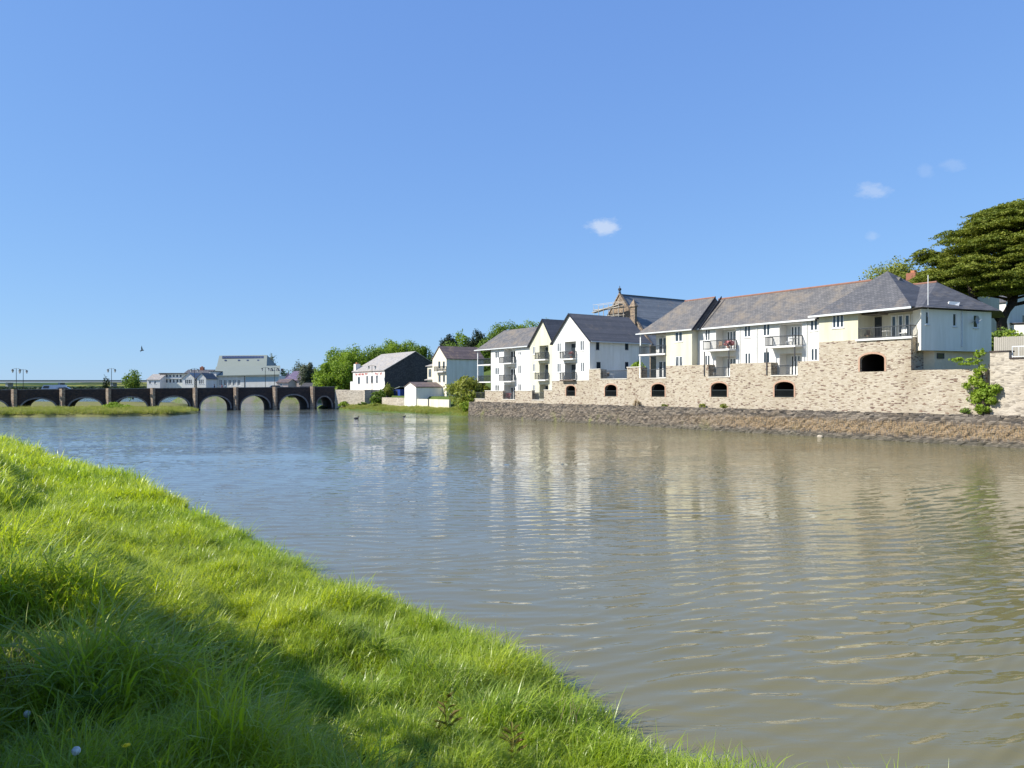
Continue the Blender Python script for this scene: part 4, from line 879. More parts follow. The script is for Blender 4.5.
# ---- church with scaffolding
def church():
    X, Y = at(619.5, 140); t0, w0 = Q.l(X, Y); zr = zat(294.6, 140)
    hw, ze = 8.0, zr - 9.2
    rt = Q.thing('church', 'brown stone church with a grey slate roof rising behind the flats', 'church', t0, w0, 8)
    a, b, y1 = t0 - hw, t0 + hw, w0 + 17
    m = MB(); m.add([(a, w0, 6), (b, w0, 6), (b, w0, ze), (t0, w0, zr + .35), (a, w0, ze), (a, y1, 6), (b, y1, 6), (b, y1, ze), (t0, y1, zr), (a, y1, ze)], [(0, 1, 2, 3, 4), (5, 6, 7, 8, 9), (1, 6, 7, 2), (0, 5, 9, 4)])
    m.build('wall', 'stone_church', rt)
    for sx, e in ((-1, a), (1, b)):
        MB().slab([(e + sx * .3, w0 - .15, ze - .2), (t0, w0 - .15, zr + .3), (t0, w0 + .35, zr + .3), (e + sx * .3, w0 + .35, ze - .2)], -.35 if 0 else .3).build('gable_coping', 'stone_church', rt)
    r = MB(); r.slab([(a - .4, w0 + .4, ze - .4), (t0, w0 + .4, zr), (t0, y1, zr), (a - .4, y1, ze - .4)], .2); r.slab([(t0 + .001, w0 + .4, zr), (b + .4, w0 + .4, ze - .4), (b + .4, y1, ze - .4), (t0 + .001, y1, zr)], .2)
    r.build('roof', 'slate_church', rt)
    MB().box(t0 - .12, t0 + .12, w0 + .36, y1, zr - .02, zr + .12).build('ridge_tiles', 'slate_blue', rt)
    f = MB(); f.box(t0 - .15, t0 + .15, w0 - .1, w0 + .2, zr + .3, zr + .6); f.ball((t0, w0 + .05, zr + .95), .32); f.tube([(t0, w0 + .05, zr + 1.2), (t0, w0 + .05, zr + 1.6)], .06, 5); f.build('finial', 'slate_hung', rt)
    # lower turret at the right
    MB().box(t0 + 3.4, t0 + 4.6, w0 - .5, w0 - .003, ze - 2, zr - 2.6).build('buttress', 'stone_church', rt)
    MB().add([(t0 + 3.2, w0 - .7, zr - 2.6), (t0 + 4.8, w0 - .7, zr - 2.6), (t0 + 4.8, w0 + .2, zr - 2.6), (t0 + 3.2, w0 + .2, zr - 2.6), (t0 + 4, w0 - .25, zr - 1.2)], [(0, 1, 4), (1, 2, 4), (2, 3, 4), (3, 0, 4)]).build('pinnacle', 'stone_church', rt)
    window(rt, yfn(w0), t0 - .7, t0 + .7, zr - 6.2, zr - 3.6, -.02, 3, frame='stone_church', sill=False, t=.1)
    s = Q.thing('scaffolding', 'pole scaffolding with a pale boarded lift against the church gable', 'scaffolding', t0 - 4, w0 - 2, 4)
    p = MB(); lv = [zr - 7.4, zr - 4.9, zr - 2.6]; xs = [t0 - 4.6 + i * 1.35 for i in range(6)]
    for x in xs:
        for y in (w0 - 2.2, w0 - 1.0): p.tube([(x, y, 3.5), (x, y, zr - 1.9)], .05, 5)
    for z in lv:
        for y in (w0 - 2.2, w0 - 1.0):
            p.tube([(xs[0] - .3, y, z), (xs[-1] + .3, y, z)], .045, 5); p.tube([(xs[0] - .3, y, z + 1.0), (xs[-1] + .3, y, z + 1.0)], .035, 5)
        for x in xs: p.tube([(x, w0 - 2.4, z), (x, w0 - .8, z)], .04, 5)
    p.build('poles', 'scaffold', s)
    for z in lv: MB().box(xs[0] - .2, xs[-1] + .2, w0 - 2.15, w0 - 1.05, z + .06, z + .12).build('boards', 'timber_pale', s)
    MB().slab([(xs[0] - .5, w0 - 2.3, zr - 2.9), (xs[-1] + .2, w0 - 2.3, zr - 2.0), (xs[-1] + .2, w0 - 1.3, zr - 2.0), (xs[0] - .5, w0 - 1.3, zr - 2.9)], .14).build('roof_sheet', 'timber_pale', s)
church()
# brown building behind with chimney, white house right
X, Y = at(921, 112); t0, w0 = Q.l(X, Y)
house(Q, 'house', 'house behind the corner flats showing only a red ridge and brick chimney', t0 - 8, t0 + 7, w0, w0 + 8, 8, zat(292, 112), zat(279.5, 114), 'ivory_render', 'slate_brown', ridge='x',
      chim=[(t0 - 4.0, w0 + 3.2, zat(284, 112), 1.5, 2.3, 'brick_red')])
wy = 62.0; a_ = Q.hit_y(984, 310, wy)[0]; b_ = Q.hit_y(1006, 310, wy)[0]; zc = Q.hit_y(1006, 301, wy)[1]
wh = house(Q, 'white_house', 'tall white house on the slope beneath the big cedar', a_, b_, wy, wy + 9, 6, zc, zc + 2.6, 'white_render', 'slate_blue', ridge='x', wallx='grey_and_shade_render',  # side wall gets a second render that colours in its shade
      win=[(b_ - 9, b_ - 7.9, zc - 2.2, zc - .9, 2), (b_ - 4, b_ - 3, zc - 2.2, zc - .9, 2)], xwin=[(wy + 5.5, wy + 6.5, zc - 3.2, zc - 1.8)])
MB().box(b_ + .003, b_ + 4, wy + 1.5, wy + 9, 4, zc - 3.6).build('porch_wall', 'white_render', wh)
MB().slab([(b_ + .003, wy + 1.2, zc - 3.3), (b_ + 4.3, wy + 1.2, zc - 3.5), (b_ + 4.3, wy + 9.2, zc - 3.5), (b_ + .003, wy + 9.2, zc - 3.3)], .1).build('porch_roof', 'slate_blue', wh)

# ------------------------------------------------------------------ the old bridge
def bridge():
    rt = B.thing('stone_bridge', 'long dark medieval stone bridge with many arches across the river', 'bridge', 0, 0, 0)
    WD = 12.0; top = lambda x: 4.64 + .62 * x / 59.6; crown = lambda x: 2.62 + .7 * x / 59.6; S = 8.5; HWD = 3.15; n = 14
    faces = MB(); barrel = MB(); i0, i1 = -3, 7
    def arcpts(i):
        c = S * (i + .5) if i < 7 else 62.3; hwd = HWD if i < 7 else 1.75; cr = crown(c) - (0 if i < 7 else .5); sp = .3
        return [(c - hwd * math.cos(math.pi * k / n), sp + (cr - sp) * math.sin(math.pi * k / n) ** .85) for k in range(n + 1)]
    xe = 64.7
    FS = []
    for y in (0, WD):
        faces = MB(); FS.append(faces)
        for i in range(i0, i1 + 1):
            A = arcpts(i); l, r = S * i, (S * (i + 1) if i < i1 else xe)
            faces.add([(l, y, -1.2), (A[0][0], y, -1.2), (A[0][0], y, top(A[0][0]) - 1.3), (l, y, top(l) - 1.3)], [(0, 1, 2, 3)])
            faces.add([(A[-1][0], y, -1.2), (r, y, -1.2), (r, y, top(r) - 1.3), (A[-1][0], y, top(A[-1][0]) - 1.3)], [(0, 1, 2, 3)])
            for p, q_ in zip(A, A[1:]): faces.add([(p[0], y, p[1]), (q_[0], y, q_[1]), (q_[0], y, max(top(q_[0]) - 1.3, q_[1])), (p[0], y, max(top(p[0]) - 1.3, p[1]))], [(0, 1, 2, 3)])
    for y, fc in zip((0, WD), FS): fc.build('spandrel_wall', 'stone_dark', rt)
    for i in range(i0, i1 + 1):
        A = arcpts(i); b = MB(); A2 = [(A[0][0], -1.2)] + A + [(A[-1][0], -1.2)]
        for p, q_ in zip(A2, A2[1:]): b.add([(p[0], .0, p[1]), (q_[0], .0, q_[1]), (q_[0], WD, q_[1]), (p[0], WD, p[1])], [(0, 1, 2, 3)])
        b.build('arch_barrel', 'stone_dark', rt)
        c = S * (i + .5) if i < 7 else 62.3; r = MB(); cr0 = .3
        for p, q_ in zip(A, A[1:]):
            def out(a):
                d = Vector((a[0] - c, 0, a[1] - .3)); d.normalize(); return (a[0] + d.x * .3, a[1] + d.z * .3)
            po, qo = out(p), out(q_)
            r.hexa([(p[0], -.07, p[1]), (q_[0], -.07, q_[1]), (q_[0], .1, q_[1]), (p[0], .1, p[1]), (po[0], -.07, po[1]), (qo[0], -.07, qo[1]), (qo[0], .1, qo[1]), (po[0], .1, po[1])])
        r.build('arch_ring', 'ring_stone', rt)
    for y0, y1 in ((-.05, .35), (WD - .35, WD + .05)):
        m = MB(); L, Rr = S * i0, xe + (0 if y0 > 1 else 0)
        m.hexa([(L, y0, top(L) - 1.3), (Rr, y0, top(Rr) - 1.3), (Rr, y1, top(Rr) - 1.3), (L, y1, top(L) - 1.3), (L, y0, top(L) - .15), (Rr, y0, top(Rr) - .15), (Rr, y1, top(Rr) - .15), (L, y1, top(L) - .15)])
        m.build('parapet', 'stone_dark', rt)
        m = MB(); m.hexa([(L, y0 - .05, top(L) - .148), (Rr, y0 - .05, top(Rr) - .148), (Rr, y1 + .05, top(Rr) - .148), (L, y1 + .05, top(L) - .148), (L, y0 - .05, top(L)), (Rr, y0 - .05, top(Rr)), (Rr, y1 + .05, top(Rr)), (L, y1 + .05, top(L))])
        m.build('coping', 'ring_stone', rt)
    L = S * i0; MB().hexa([(L, .36, top(L) - 1.6), (xe, .36, top(xe) - 1.6), (xe, WD - .36, top(xe) - 1.6), (L, WD - .36, top(L) - 1.6), (L, .36, top(L) - 1.05), (xe, .36, top(xe) - 1.05), (xe, WD - .36, top(xe) - 1.05), (L, WD - .36, top(L) - 1.05)]).build('road_deck', 'asphalt', rt)
    for i in range(i0, 8):
        x = S * i; w = .5
        m = MB().prism([(x - w, -.06), (x - w, -.55), (x, -1.0), (x + w, -.55), (x + w, -.06)], -1.2, top(x) + .04); m.build('cutwater', 'stone_pier', rt)
    return top
BTOP = bridge()
MB().hexa([(64.72, 1.5, 2), (82, 6, 2), (82, 13, 2), (64.72, 12, 2), (64.72, 1.5, 4.0), (82, 6, 3.5), (82, 13, 3.5), (64.72, 12, 4.0)]).build('approach_road', 'asphalt')
o = bpy.data.objects['approach_road']; o.location = (B.o[0], B.o[1], 0); o.rotation_euler = (0, 0, B.a); o['kind'] = 'structure'

def lamp(label, px, y, extra=None, top_py=367.5, fr=B, base=None):
    x = fr.hit_y(px, 380, y)[0]; X, Y = fr.w(x, y); z0 = base if base is not None else BTOP(x) - 1.0; z1 = zat(top_py, Y)
    t = WLD.thing('street_lamp', label, 'street lamp', X, Y, z0, 'twin lantern street lamps on the bridge')
    MB().tube([(X, Y, z0), (X, Y, z0 + 1.0), (X, Y, z0 + 1.02), (X, Y, z1 - .3), (X, Y, z1)], [.11, .1, .06, .05, .02], 8).build('pole', 'pole_black', t)
    MB().tube([(X - .75, Y, z1 - .25), (X - .4, Y, z1 - .1), (X, Y, z1 - .2), (X + .4, Y, z1 - .1), (X + .75, Y, z1 - .25)], .03, 5).build('arm', 'pole_black', t)
    for s in (-.75, .75):
        l = MB().tube([(X + s, Y, z1 - .95), (X + s, Y, z1 - .45)], [.12, .24], 8).build('lantern', 'lamp_glass', t)
        MB().tube([(X + s, Y, z1 - .45), (X + s, Y, z1 - .2)], [.28, .03], 8).build('lantern_cap', 'pole_black', l)
for px, y, tp, lb in ((16.3, .6, 368, 'black twin lantern lamp on the near parapet at the far left of the bridge'), (23.2, 7.2, 369, 'black twin lantern lamp across the road at the far left of the bridge'),
                      (111.5, .6, 368, 'black twin lantern lamp on the bridge beside the dark conifer'), (194.5, .6, 368, 'twin lantern lamp on the bridge in front of the white gabled houses'),
                      (265.3, .6, 367, 'twin lantern lamp on the bridge before the big pale warehouse'), (274.6, 7.2, 367, 'twin lantern lamp across the road by the right end of the warehouse')):
    lamp(lb, px, y, top_py=tp)
lamp('black twin lantern lamp in front of the white pub', 372, 5.2, top_py=365, fr=Q, base=3.2)

def car(label, px, y, mat, L=4.3, H=1.45, van=False, name='car'):
    x = B.hit_y(px, 388, y)[0]; z = BTOP(x) - 1.05
    t = B.thing(name, label, 'van' if van else 'car', x, y, z)
    prof = [(0, .3), (0, .85), (.08, 1.0), (.55, 1.9), (L - .1, 1.95), (L, .9), (L, .3)] if van else [(0, .3), (0, .8), (1.1, .95), (1.7, H), (3.3, H), (4.0, 1.0), (L, .9), (L, .3)]
    def ext(pr, y0, y1, nm, mt, par):
        n = len(pr); m = MB(); m.add([(x + a, y0, z + b) for a, b in pr] + [(x + a, y1, z + b) for a, b in pr], [tuple(range(n)), tuple(range(2 * n - 1, n - 1, -1))] + [(i, (i + 1) % n, n + (i + 1) % n, n + i) for i in range(n)])
        return m.build(nm, mt, par)
    ext(prof, y - .85, y + .85, 'body', mat, t)
    gl = [(.4, 1.2), (.62, 1.75), (1.6, 1.75), (1.6, 1.2)] if van else [(1.35, .98), (1.8, H - .1), (3.2, H - .1), (3.7, 1.02)]
    ext(gl, y - .87, y - .852, 'side_window', 'glass', t)
    for a in (.85, L - .85):
        for s in (-.87, .65): MB().tube([(x + a, y + s, z + .32), (x + a, y + s + .22, z + .32)], .32, 12).build('wheel', 'tyre', t)
car('white panel van crossing the bridge between the first lamps and second pier', 41, 5.5, 'car_white', 4.8, van=True, name='van')
car('white car following the van across the bridge', 50, 5.5, 'car_white')
car('black car on the bridge in front of the pale warehouse', 264, 5.5, 'car_dark')

def person(label, px, y, top_c, seed):
    x = B.hit_y(px, 386, y)[0]; z = BTOP(x) - 1.05; s = .97 + seed * .02
    J = {'pel': (0, 0, .95), 'che': (0, 0, 1.35), 'nek': (0, 0, 1.5), 'hed': (0, .02, 1.62), 'top': (0, .02, 1.75), 'ls': (-.19, 0, 1.42), 'le': (-.26, .02, 1.12), 'lh': (-.26, -.08, .86), 'rs': (.19, 0, 1.42), 're': (.27, .02, 1.12), 'rh': (.25, -.1, .86),
         'll': (-.1, 0, .9), 'lk': (-.12, -.08, .5), 'lf': (-.12, .05, .08), 'lt': (-.13, -.1, .04), 'rl': (.1, 0, .9), 'rk': (.12, .1, .5), 'rf': (.12, .16, .08), 'rt': (.13, .02, .04)}
    rad = {'pel': .15, 'che': .16, 'nek': .06, 'hed': .1, 'top': .07, 'ls': .07, 'le': .05, 'lh': .035, 'rs': .07, 're': .05, 'rh': .035, 'll': .1, 'lk': .065, 'lf': .045, 'lt': .04, 'rl': .1, 'rk': .065, 'rf': .045, 'rt': .04}
    E = [('pel', 'che'), ('che', 'nek'), ('nek', 'hed'), ('hed', 'top'), ('che', 'ls'), ('ls', 'le'), ('le', 'lh'), ('che', 'rs'), ('rs', 're'), ('re', 'rh'), ('pel', 'll'), ('ll', 'lk'), ('lk', 'lf'), ('lf', 'lt'), ('pel', 'rl'), ('rl', 'rk'), ('rk', 'rf'), ('rf', 'rt')]
    ks = list(J); me = bpy.data.meshes.new('person'); me.from_pydata([Vector(J[k]) * s for k in ks], [(ks.index(a), ks.index(b)) for a, b in E], [])
    ob = bpy.data.objects.new('person', me); C.objects.link(ob); md = ob.modifiers.new('s', 'SKIN'); ob.modifiers.new('u', 'SUBSURF').render_levels = 1
    bm = bmesh.new(); bm.from_mesh(me); ly = bm.verts.layers.skin.verify() 
    bm.verts.ensure_lookup_table()
    for i, k in enumerate(ks): bm.verts[i][ly].radius = (rad[k], rad[k] * .8); bm.verts[i][ly].use_root = (k == 'pel')
    bm.to_mesh(me); bm.free(); me.materials.append(MATS[top_c])
    X, Y = B.w(x, y); ob.location = (X, Y, z); ob.rotation_euler = (0, 0, B.a + 1.2)
    tag(ob, label, 'person', 'people walking over the bridge')
    h = MB().ball((0, .0, 1.66 * s), .105, 10, 7, (.85, 1, 1.2)); hd = h.build('head', 'skin'); hd.parent = ob
    h = MB().ball((0, .03, 1.71 * s), .115, 10, 7, (.9, 1, 1)); hd = h.build('hair', 'bark'); hd.parent = ob
person('person in dark clothes on the bridge before the left end of the warehouse', 214.5, 1.3, 'cloth_dark', 1)
person('person in a red top on the bridge before the warehouse windows', 222, 1.3, 'cloth_red', 0)
person('person in pale clothes on the bridge right of the red top', 225.5, 1.5, 'cloth_pale', 2)

# ------------------------------------------------------------------ far town
def fbox(name, mat, par, p0, p1, y0, y1, Z, D=8, sk=0):
    x0, x1 = at(p0, Z)[0], at(p1, Z)[0]; return MB().box(x0, x1, Z, Z + D, zat(y1, Z), zat(y0, Z)).build(name, mat, par)
def warehouse():
    Z = 290; t = WLD.thing('warehouse', 'big pale warehouse with stepped metal roofs and a solar strip behind the bridge', 'building', *at(248, Z), 3.1)
    X = lambda p: at(p, Z)[0]; z = lambda y: zat(y, Z)
    xa, xb = X(216.5), X(279.5); fn = yfn(Z)
    hs = [(X(p), X(p + 3), z(385.5), z(379.5)) for p in (219, 223.6, 228.2, 232.8, 237.4)] + [(X(245.5), X(278.5), z(381.6), z(376.8))]
    m = MB(); wall_holes(m, xa, xb, 2.8, z(375.5), hs, fn, .2); shell(m, xa, xb, 2.8, z(375.5), 30, fn); m.build('wall', 'white_render', t)
    for h in hs[:-1]: window(t, fn, *h, depth=.19, cols=2, sill=False, glassm='curtained_glass', t=.15)
    h = hs[-1]; MB().box(h[0], h[1], .1, .15, h[2], h[3], fn).build('glazed_strip', 'strip_blue', t)
    MB().box(X(244.3), X(244.8), Z - .1, Z - .005, 2.8, z(375.5)).build('drainpipe', 'dark_frame', t)
    k_ = (Z + 12) / Z; MB().slab([(xa - .6, Z - .8, z(375.6)), (xb + .3, Z - .8, z(374.3)), (xb * k_ + .3, Z + 12, zat(365.6, Z + 12)), (xa * k_ - .2, Z + 12, zat(366.6, Z + 12))], .35).build('lower_roof', 'roof_metal', t)
    u0, u1 = X(218) * 1.045, X(266.3) * 1.045; Zu = Z * 1.045
    MB().box(u0, u1, Zu, Zu + 16, 6, zat(367.3, Zu)).build('upper_wall', 'slate_hung', t)
    MB().hexa([(u0 - .3, Zu - .7, zat(367.8, Zu)), (u1 + .3, Zu - .7, zat(366.5, Zu)), (u1 + .3, Zu + 16, zat(367, Zu)), (u0 - .3, Zu + 16, zat(367, Zu)),
               (u0 - .3, Zu - .6, zat(367, Zu)), (u1 + .3, Zu - .6, zat(366, Zu)), (u1 * 1.026 + .3, Zu + 8, zat(355.0, Zu + 8)), (u0 * 1.026 + .5, Zu + 8, zat(355.6, Zu + 8))]).build('upper_roof', 'roof_metal', t)
    pa = MB(); 
    def rp(fx, fz):  # point on the upper roof slope
        return ((u0 + (u1 - u0) * fx) * (1 + .026 * fz), Zu - .7 + 8.6 * fz - .12, zat(367, Zu) + (zat(355, Zu) - zat(367, Zu)) * fz + .25)
    for i in range(14):
        a, b = .09 + i * .062, .09 + i * .062 + .055; P = [rp(a, .72), rp(b, .72), rp(b, .93), rp(a, .93)]
        MB().slab(P, .12).build('solar_panel', 'panel_blue', t)
    for a in (.14, .42, .6, .82): MB().slab([rp(a, .5), rp(a + .04, .5), rp(a + .04, .6), rp(a, .6)], .1).build('rooflight', 'panel_blue', t)
    for a, b in ((.80, .86), (.9, .93), (.97, 1.0)):
        MB().box(xa + (xb - xa) * a, xa + (xb - xa) * a + .8, Z + 4, Z + 4.8, z(371), z(368.3)).build('roof_vent', 'dark_frame', t)
warehouse()
def far_houses():
    Z = 285; X = lambda p, Z=Z: at(p, Z)[0]; z = lambda y, Z=Z: zat(y, Z)
    def gh(lb, p0, p1, ye, yr, Z, wall='white_render', roof='slate_pub', ridge='y', wins=(), D=10, **kw):
        x0, x1 = at(p0, Z)[0], at(p1, Z)[0]
        house(WLD, 'house', lb, x0, x1, Z, Z + D, 2.9, zat(ye, Z), zat(yr, Z), wall, roof, ridge, win=[(at(a, Z)[0], at(b, Z)[0], zat(d, Z), zat(c, Z), n) for a, b, c, d, n in wins], cat='house', group='far houses beyond the bridge', **kw)
    gh('white house with a pale yellowish roof at the left end of the town row', 147, 160, 379.5, 374, 280, ridge='x', roof='slate_pub', wins=[(149, 151, 381, 384, 1), (154, 156, 381, 384, 1)])
    gh('left of the two white gabled houses behind the bridge lamp', 182.5, 194.5, 378, 372.8, 270, wins=[(185, 192, 379.5, 384, 4), (187, 190, 375.5, 377.5, 1)])
    gh('right of the two white gabled houses behind the bridge lamp', 197, 206, 378, 373, 270, wins=[(199, 204, 379.5, 384, 3)], roof='slate_blue')
    t = WLD.thing('flat_roofed_block', 'grey and white flat roofed block between the yellow roofed and gabled houses', 'building', *at(170, 285), 3)
    fn = yfn(285); hs = [(X(p), X(p + 2.4), z(b), z(a)) for a, b in ((374.5, 377.5), (379, 383)) for p in (162, 165.5, 169, 172.5, 176, 179.5)]
    m = MB(); wall_holes(m, X(160), X(187), 2.9, z(373.8), hs, fn); shell(m, X(160), X(187), 2.9, z(373.8), 10, fn); m.build('wall', 'grey_and_shade_render', t)
    for h in hs: window(t, fn, *h, depth=.1, cols=1, sill=False, t=.12)
    MB().box(X(159.5), X(188), 284.2, 296, z(373.8) + .002, z(373)).build('flat_roof', 'slate_hung', t); MB().box(X(160), X(187), 284.5, 284.99, z(378.6), z(378)).build('canopy', 'white_frame', t)
    t = WLD.thing('white_block', 'plain white block beside the left end of the warehouse', 'building', *at(213, 292), 3); fn = yfn(289); hs = [(at(211.5, 289)[0], at(213, 289)[0], zat(382, 289), zat(377, 289))]
    m = MB(); a, b = at(209.5, 289)[0], at(216.3, 289)[0]; wall_holes(m, a, b, 2.9, zat(371.5, 289), hs, fn); shell(m, a, b, 2.9, zat(371.5, 289), 12, fn); m.build('wall', 'white_render', t); window(t, fn, *hs[0], cols=1)
    MB().box(a - .3, b + .3, 288.7, 301.3, zat(371.5, 289) + .002, zat(371, 289)).build('flat_roof', 'slate_hung', t)
    gh('house with a hipped purple slate roof between the warehouse and the trees', 284, 305, 380, 371, 262, 'pink_render', 'slate_purple', 'x', wins=[(287, 289, 382, 385.5, 1), (292, 294, 382, 385.5, 1), (299, 301, 382, 385.5, 1)], hip=2.2)
    gh('low pink walled house with a brown roof left of the purple roofed house', 276.5, 288, 382.5, 379, 250, 'pink_render', 'slate_brown', 'x', wins=[(280, 282, 383.5, 386, 1)])
    gh('low dark roofed outbuilding in front of the trees near the pub', 301, 319, 386.5, 383, 235, 'grey_and_shade_render', 'slate_hung', 'x', wins=[(306, 308, 387.5, 389, 1)])
    gh('grey roofed house rising behind the gabled pair', 184, 210, 373.5, 369.5, 340, 'grey_and_shade_render', 'slate_blue', 'x', wins=[(190, 192, 374, 376, 1)], chim=[(at(196, 340)[0], 344, zat(370.5, 340), 1.6, 1.6, 'brick_red')])
far_houses()
def viaduct():
    Z = 900; t = WLD.thing('road_viaduct', 'distant grey concrete road viaduct crossing the valley behind the bridge', 'viaduct', *at(40, Z), 0)
    x0, x1 = at(-120, Z)[0], at(205, Z)[0]
    MB().hexa([(x0, Z, zat(382.6, Z)), (x1, Z, zat(382.2, Z)), (x1, Z + 12, zat(382.2, Z)), (x0, Z + 12, zat(382.6, Z)), (x0, Z, zat(380.8, Z)), (x1, Z, zat(380.6, Z)), (x1, Z + 12, zat(380.6, Z)), (x0, Z + 12, zat(380.8, Z))]).build('deck', 'concrete', t)
    for i in range(-2, 4):
        x = at(6 + i * 52.5, Z)[0]; MB().box(x - 1.3, x + 1.3, Z + 1, Z + 11, -1, zat(382.7, Z)).build('pier', 'concrete', t)
    MB().box(x0, x1, Z - .2, Z - .01, zat(380.8, Z), zat(380.1, Z)).build('guard_rail', 'rail_metal', t)
viaduct()

# ------------------------------------------------------------------ trees
def ptree(label, px, py_top, Z, rpx, z0, mat='leaf_spring', n=3200, size=.4, seed=1, name='tree', group='trees behind the town', **kw):
    X, Y = at(px, Z); h = zat(py_top, Z) - z0; r = rpx / F * Z
    return tree(name, label, X, Y, z0, h, r, mat, n, size, seed, group, **kw)
def gz(X, Y):
    t, w = Q.l(X, Y); return float(land_z(np.array([t * 1.0]), np.array([w * 1.0]))[0])
T = [  # px, top, Z, radius px, material, label
 (309, 361, 262, 9, 'leaf_grey', 'low pale spreading tree above the purple roof behind the bridge end', 3.1),
 (337, 346, 250, 17, 'leaf_spring', 'broad spring green tree left of the pub roof', 3.2),
 (327, 362, 225, 14, 'leaf_spring', 'low bright green tree directly behind the last bridge arches', 3.2),
 (344, 358, 215, 13, 'leaf_spring', 'bright green tree directly left of the pub chimney', 3.5),
 (356, 347, 240, 18, 'leaf_spring', 'green tree behind the left end of the pub roof', 5),
 (374, 345, 245, 17, 'leaf_mid', 'darker green tree behind the middle of the pub roof', 6),
 (386, 339, 262, 14, 'leaf_spring', 'small light crowned tree above the pub ridge', 8),
 (404, 336, 250, 19, 'leaf_spring', 'tall rounded spring tree above the black gable', 7),
 (420, 345, 235, 15, 'leaf_mid', 'dark rounded tree right of the black gable', 7),
 (448, 333, 240, 10, 'leaf_dark', 'dark blue green conifer above the cream gabled house', 9),
 (463, 327, 250, 10, 'leaf_spring', 'leaning green tree standing tall behind the gabled house roof', 9),
 (455, 343, 232, 16, 'leaf_mid', 'low green tree filling behind the gabled house roof', 8),
 (477, 328.5, 245, 10, 'leaf_dark', 'dark tree with open crown left of the hipped flats roof', 9),
 (489, 334, 235, 13, 'leaf_mid', 'green tree directly behind the hipped flats roof slope', 9),
 (508, 320, 250, 19, 'leaf_mid', 'tree on the hill crest behind the hipped flats roof', 12),
 (529, 317, 255, 19, 'leaf_spring', 'round spring green tree behind the narrow cream gable', 12),
 (546, 320, 240, 15, 'leaf_mid', 'green tree showing between the two gables', 12),
 (608, 311, 230, 26, 'leaf_spring', 'green tree behind the church scaffolding', 12),
 (560, 322, 235, 14, 'leaf_mid', 'green tree hidden largely behind the wide white gable', 12),
 (898, 261, 135, 32, 'leaf_olive', 'yellow green tree above the ridge of the corner flats', 12),
 (926, 268, 130, 16, 'leaf_olive', 'second yellow green tree just left of the big cedar', 12),
]
for i, (px, py, Z, rp, mt, lb, z0) in enumerate(T):
    X, Y = at(px, Z)
    ptree(lb, px, py, Z, rp, z0, mt, int(5200 + rp * (330 if Z > 200 else 600)), .27 if Z > 200 else .2, seed=40 + i, squash=.85 if Z > 200 else .62, clumps=34 if Z > 200 else 60, trunk=.3, low=-.9, fill=.35)
ptree('dark rounded conifer standing behind the bridge lamp', 107, 375, 235, 4.3, 1, 'leaf_dark', 1800, .22, 81, name='conifer_tree', squash=1.0, clumps=22, low=-.95, fill=.2)
ptree('spreading dark pine left of the white town houses', 133, 370, 225, 9.5, 2, 'leaf_mid', 2600, .25, 82, name='pine_tree', squash=.9, clumps=24, fill=.2)
ptree('wispy pale tree rising behind the right end of the warehouse', 272, 352, 315, 5.5, 3, 'leaf_grey', 700, .3, 83, squash=.8, clumps=20, fill=.2)
ptree('green tree between the warehouse and the purple slate roof', 285, 366, 300, 7, 3, 'leaf_mid', 1500, .3, 84, squash=.9)
ptree('pale grey green tree above the purple slate roof', 299, 360, 320, 8, 3, 'leaf_grey', 1500, .3, 85, squash=.9)
for i, (px, py, rp, mt, lb) in enumerate(((205, 371, 6, 'leaf_dark', 'dark tree behind the right gabled house'), (190, 372, 5, 'leaf_dark', 'dark tree behind the left gabled house'), (338, 375, 8, 'leaf_spring', 'low green tree beside the ramp wall'), (327, 372, 9, 'leaf_spring', 'bright low tree at the bridge end'))):
    ptree(lb, px, py, 360 if i < 2 else 212, rp, 3, mt, 1800, .3, 90 + i, squash=.9)

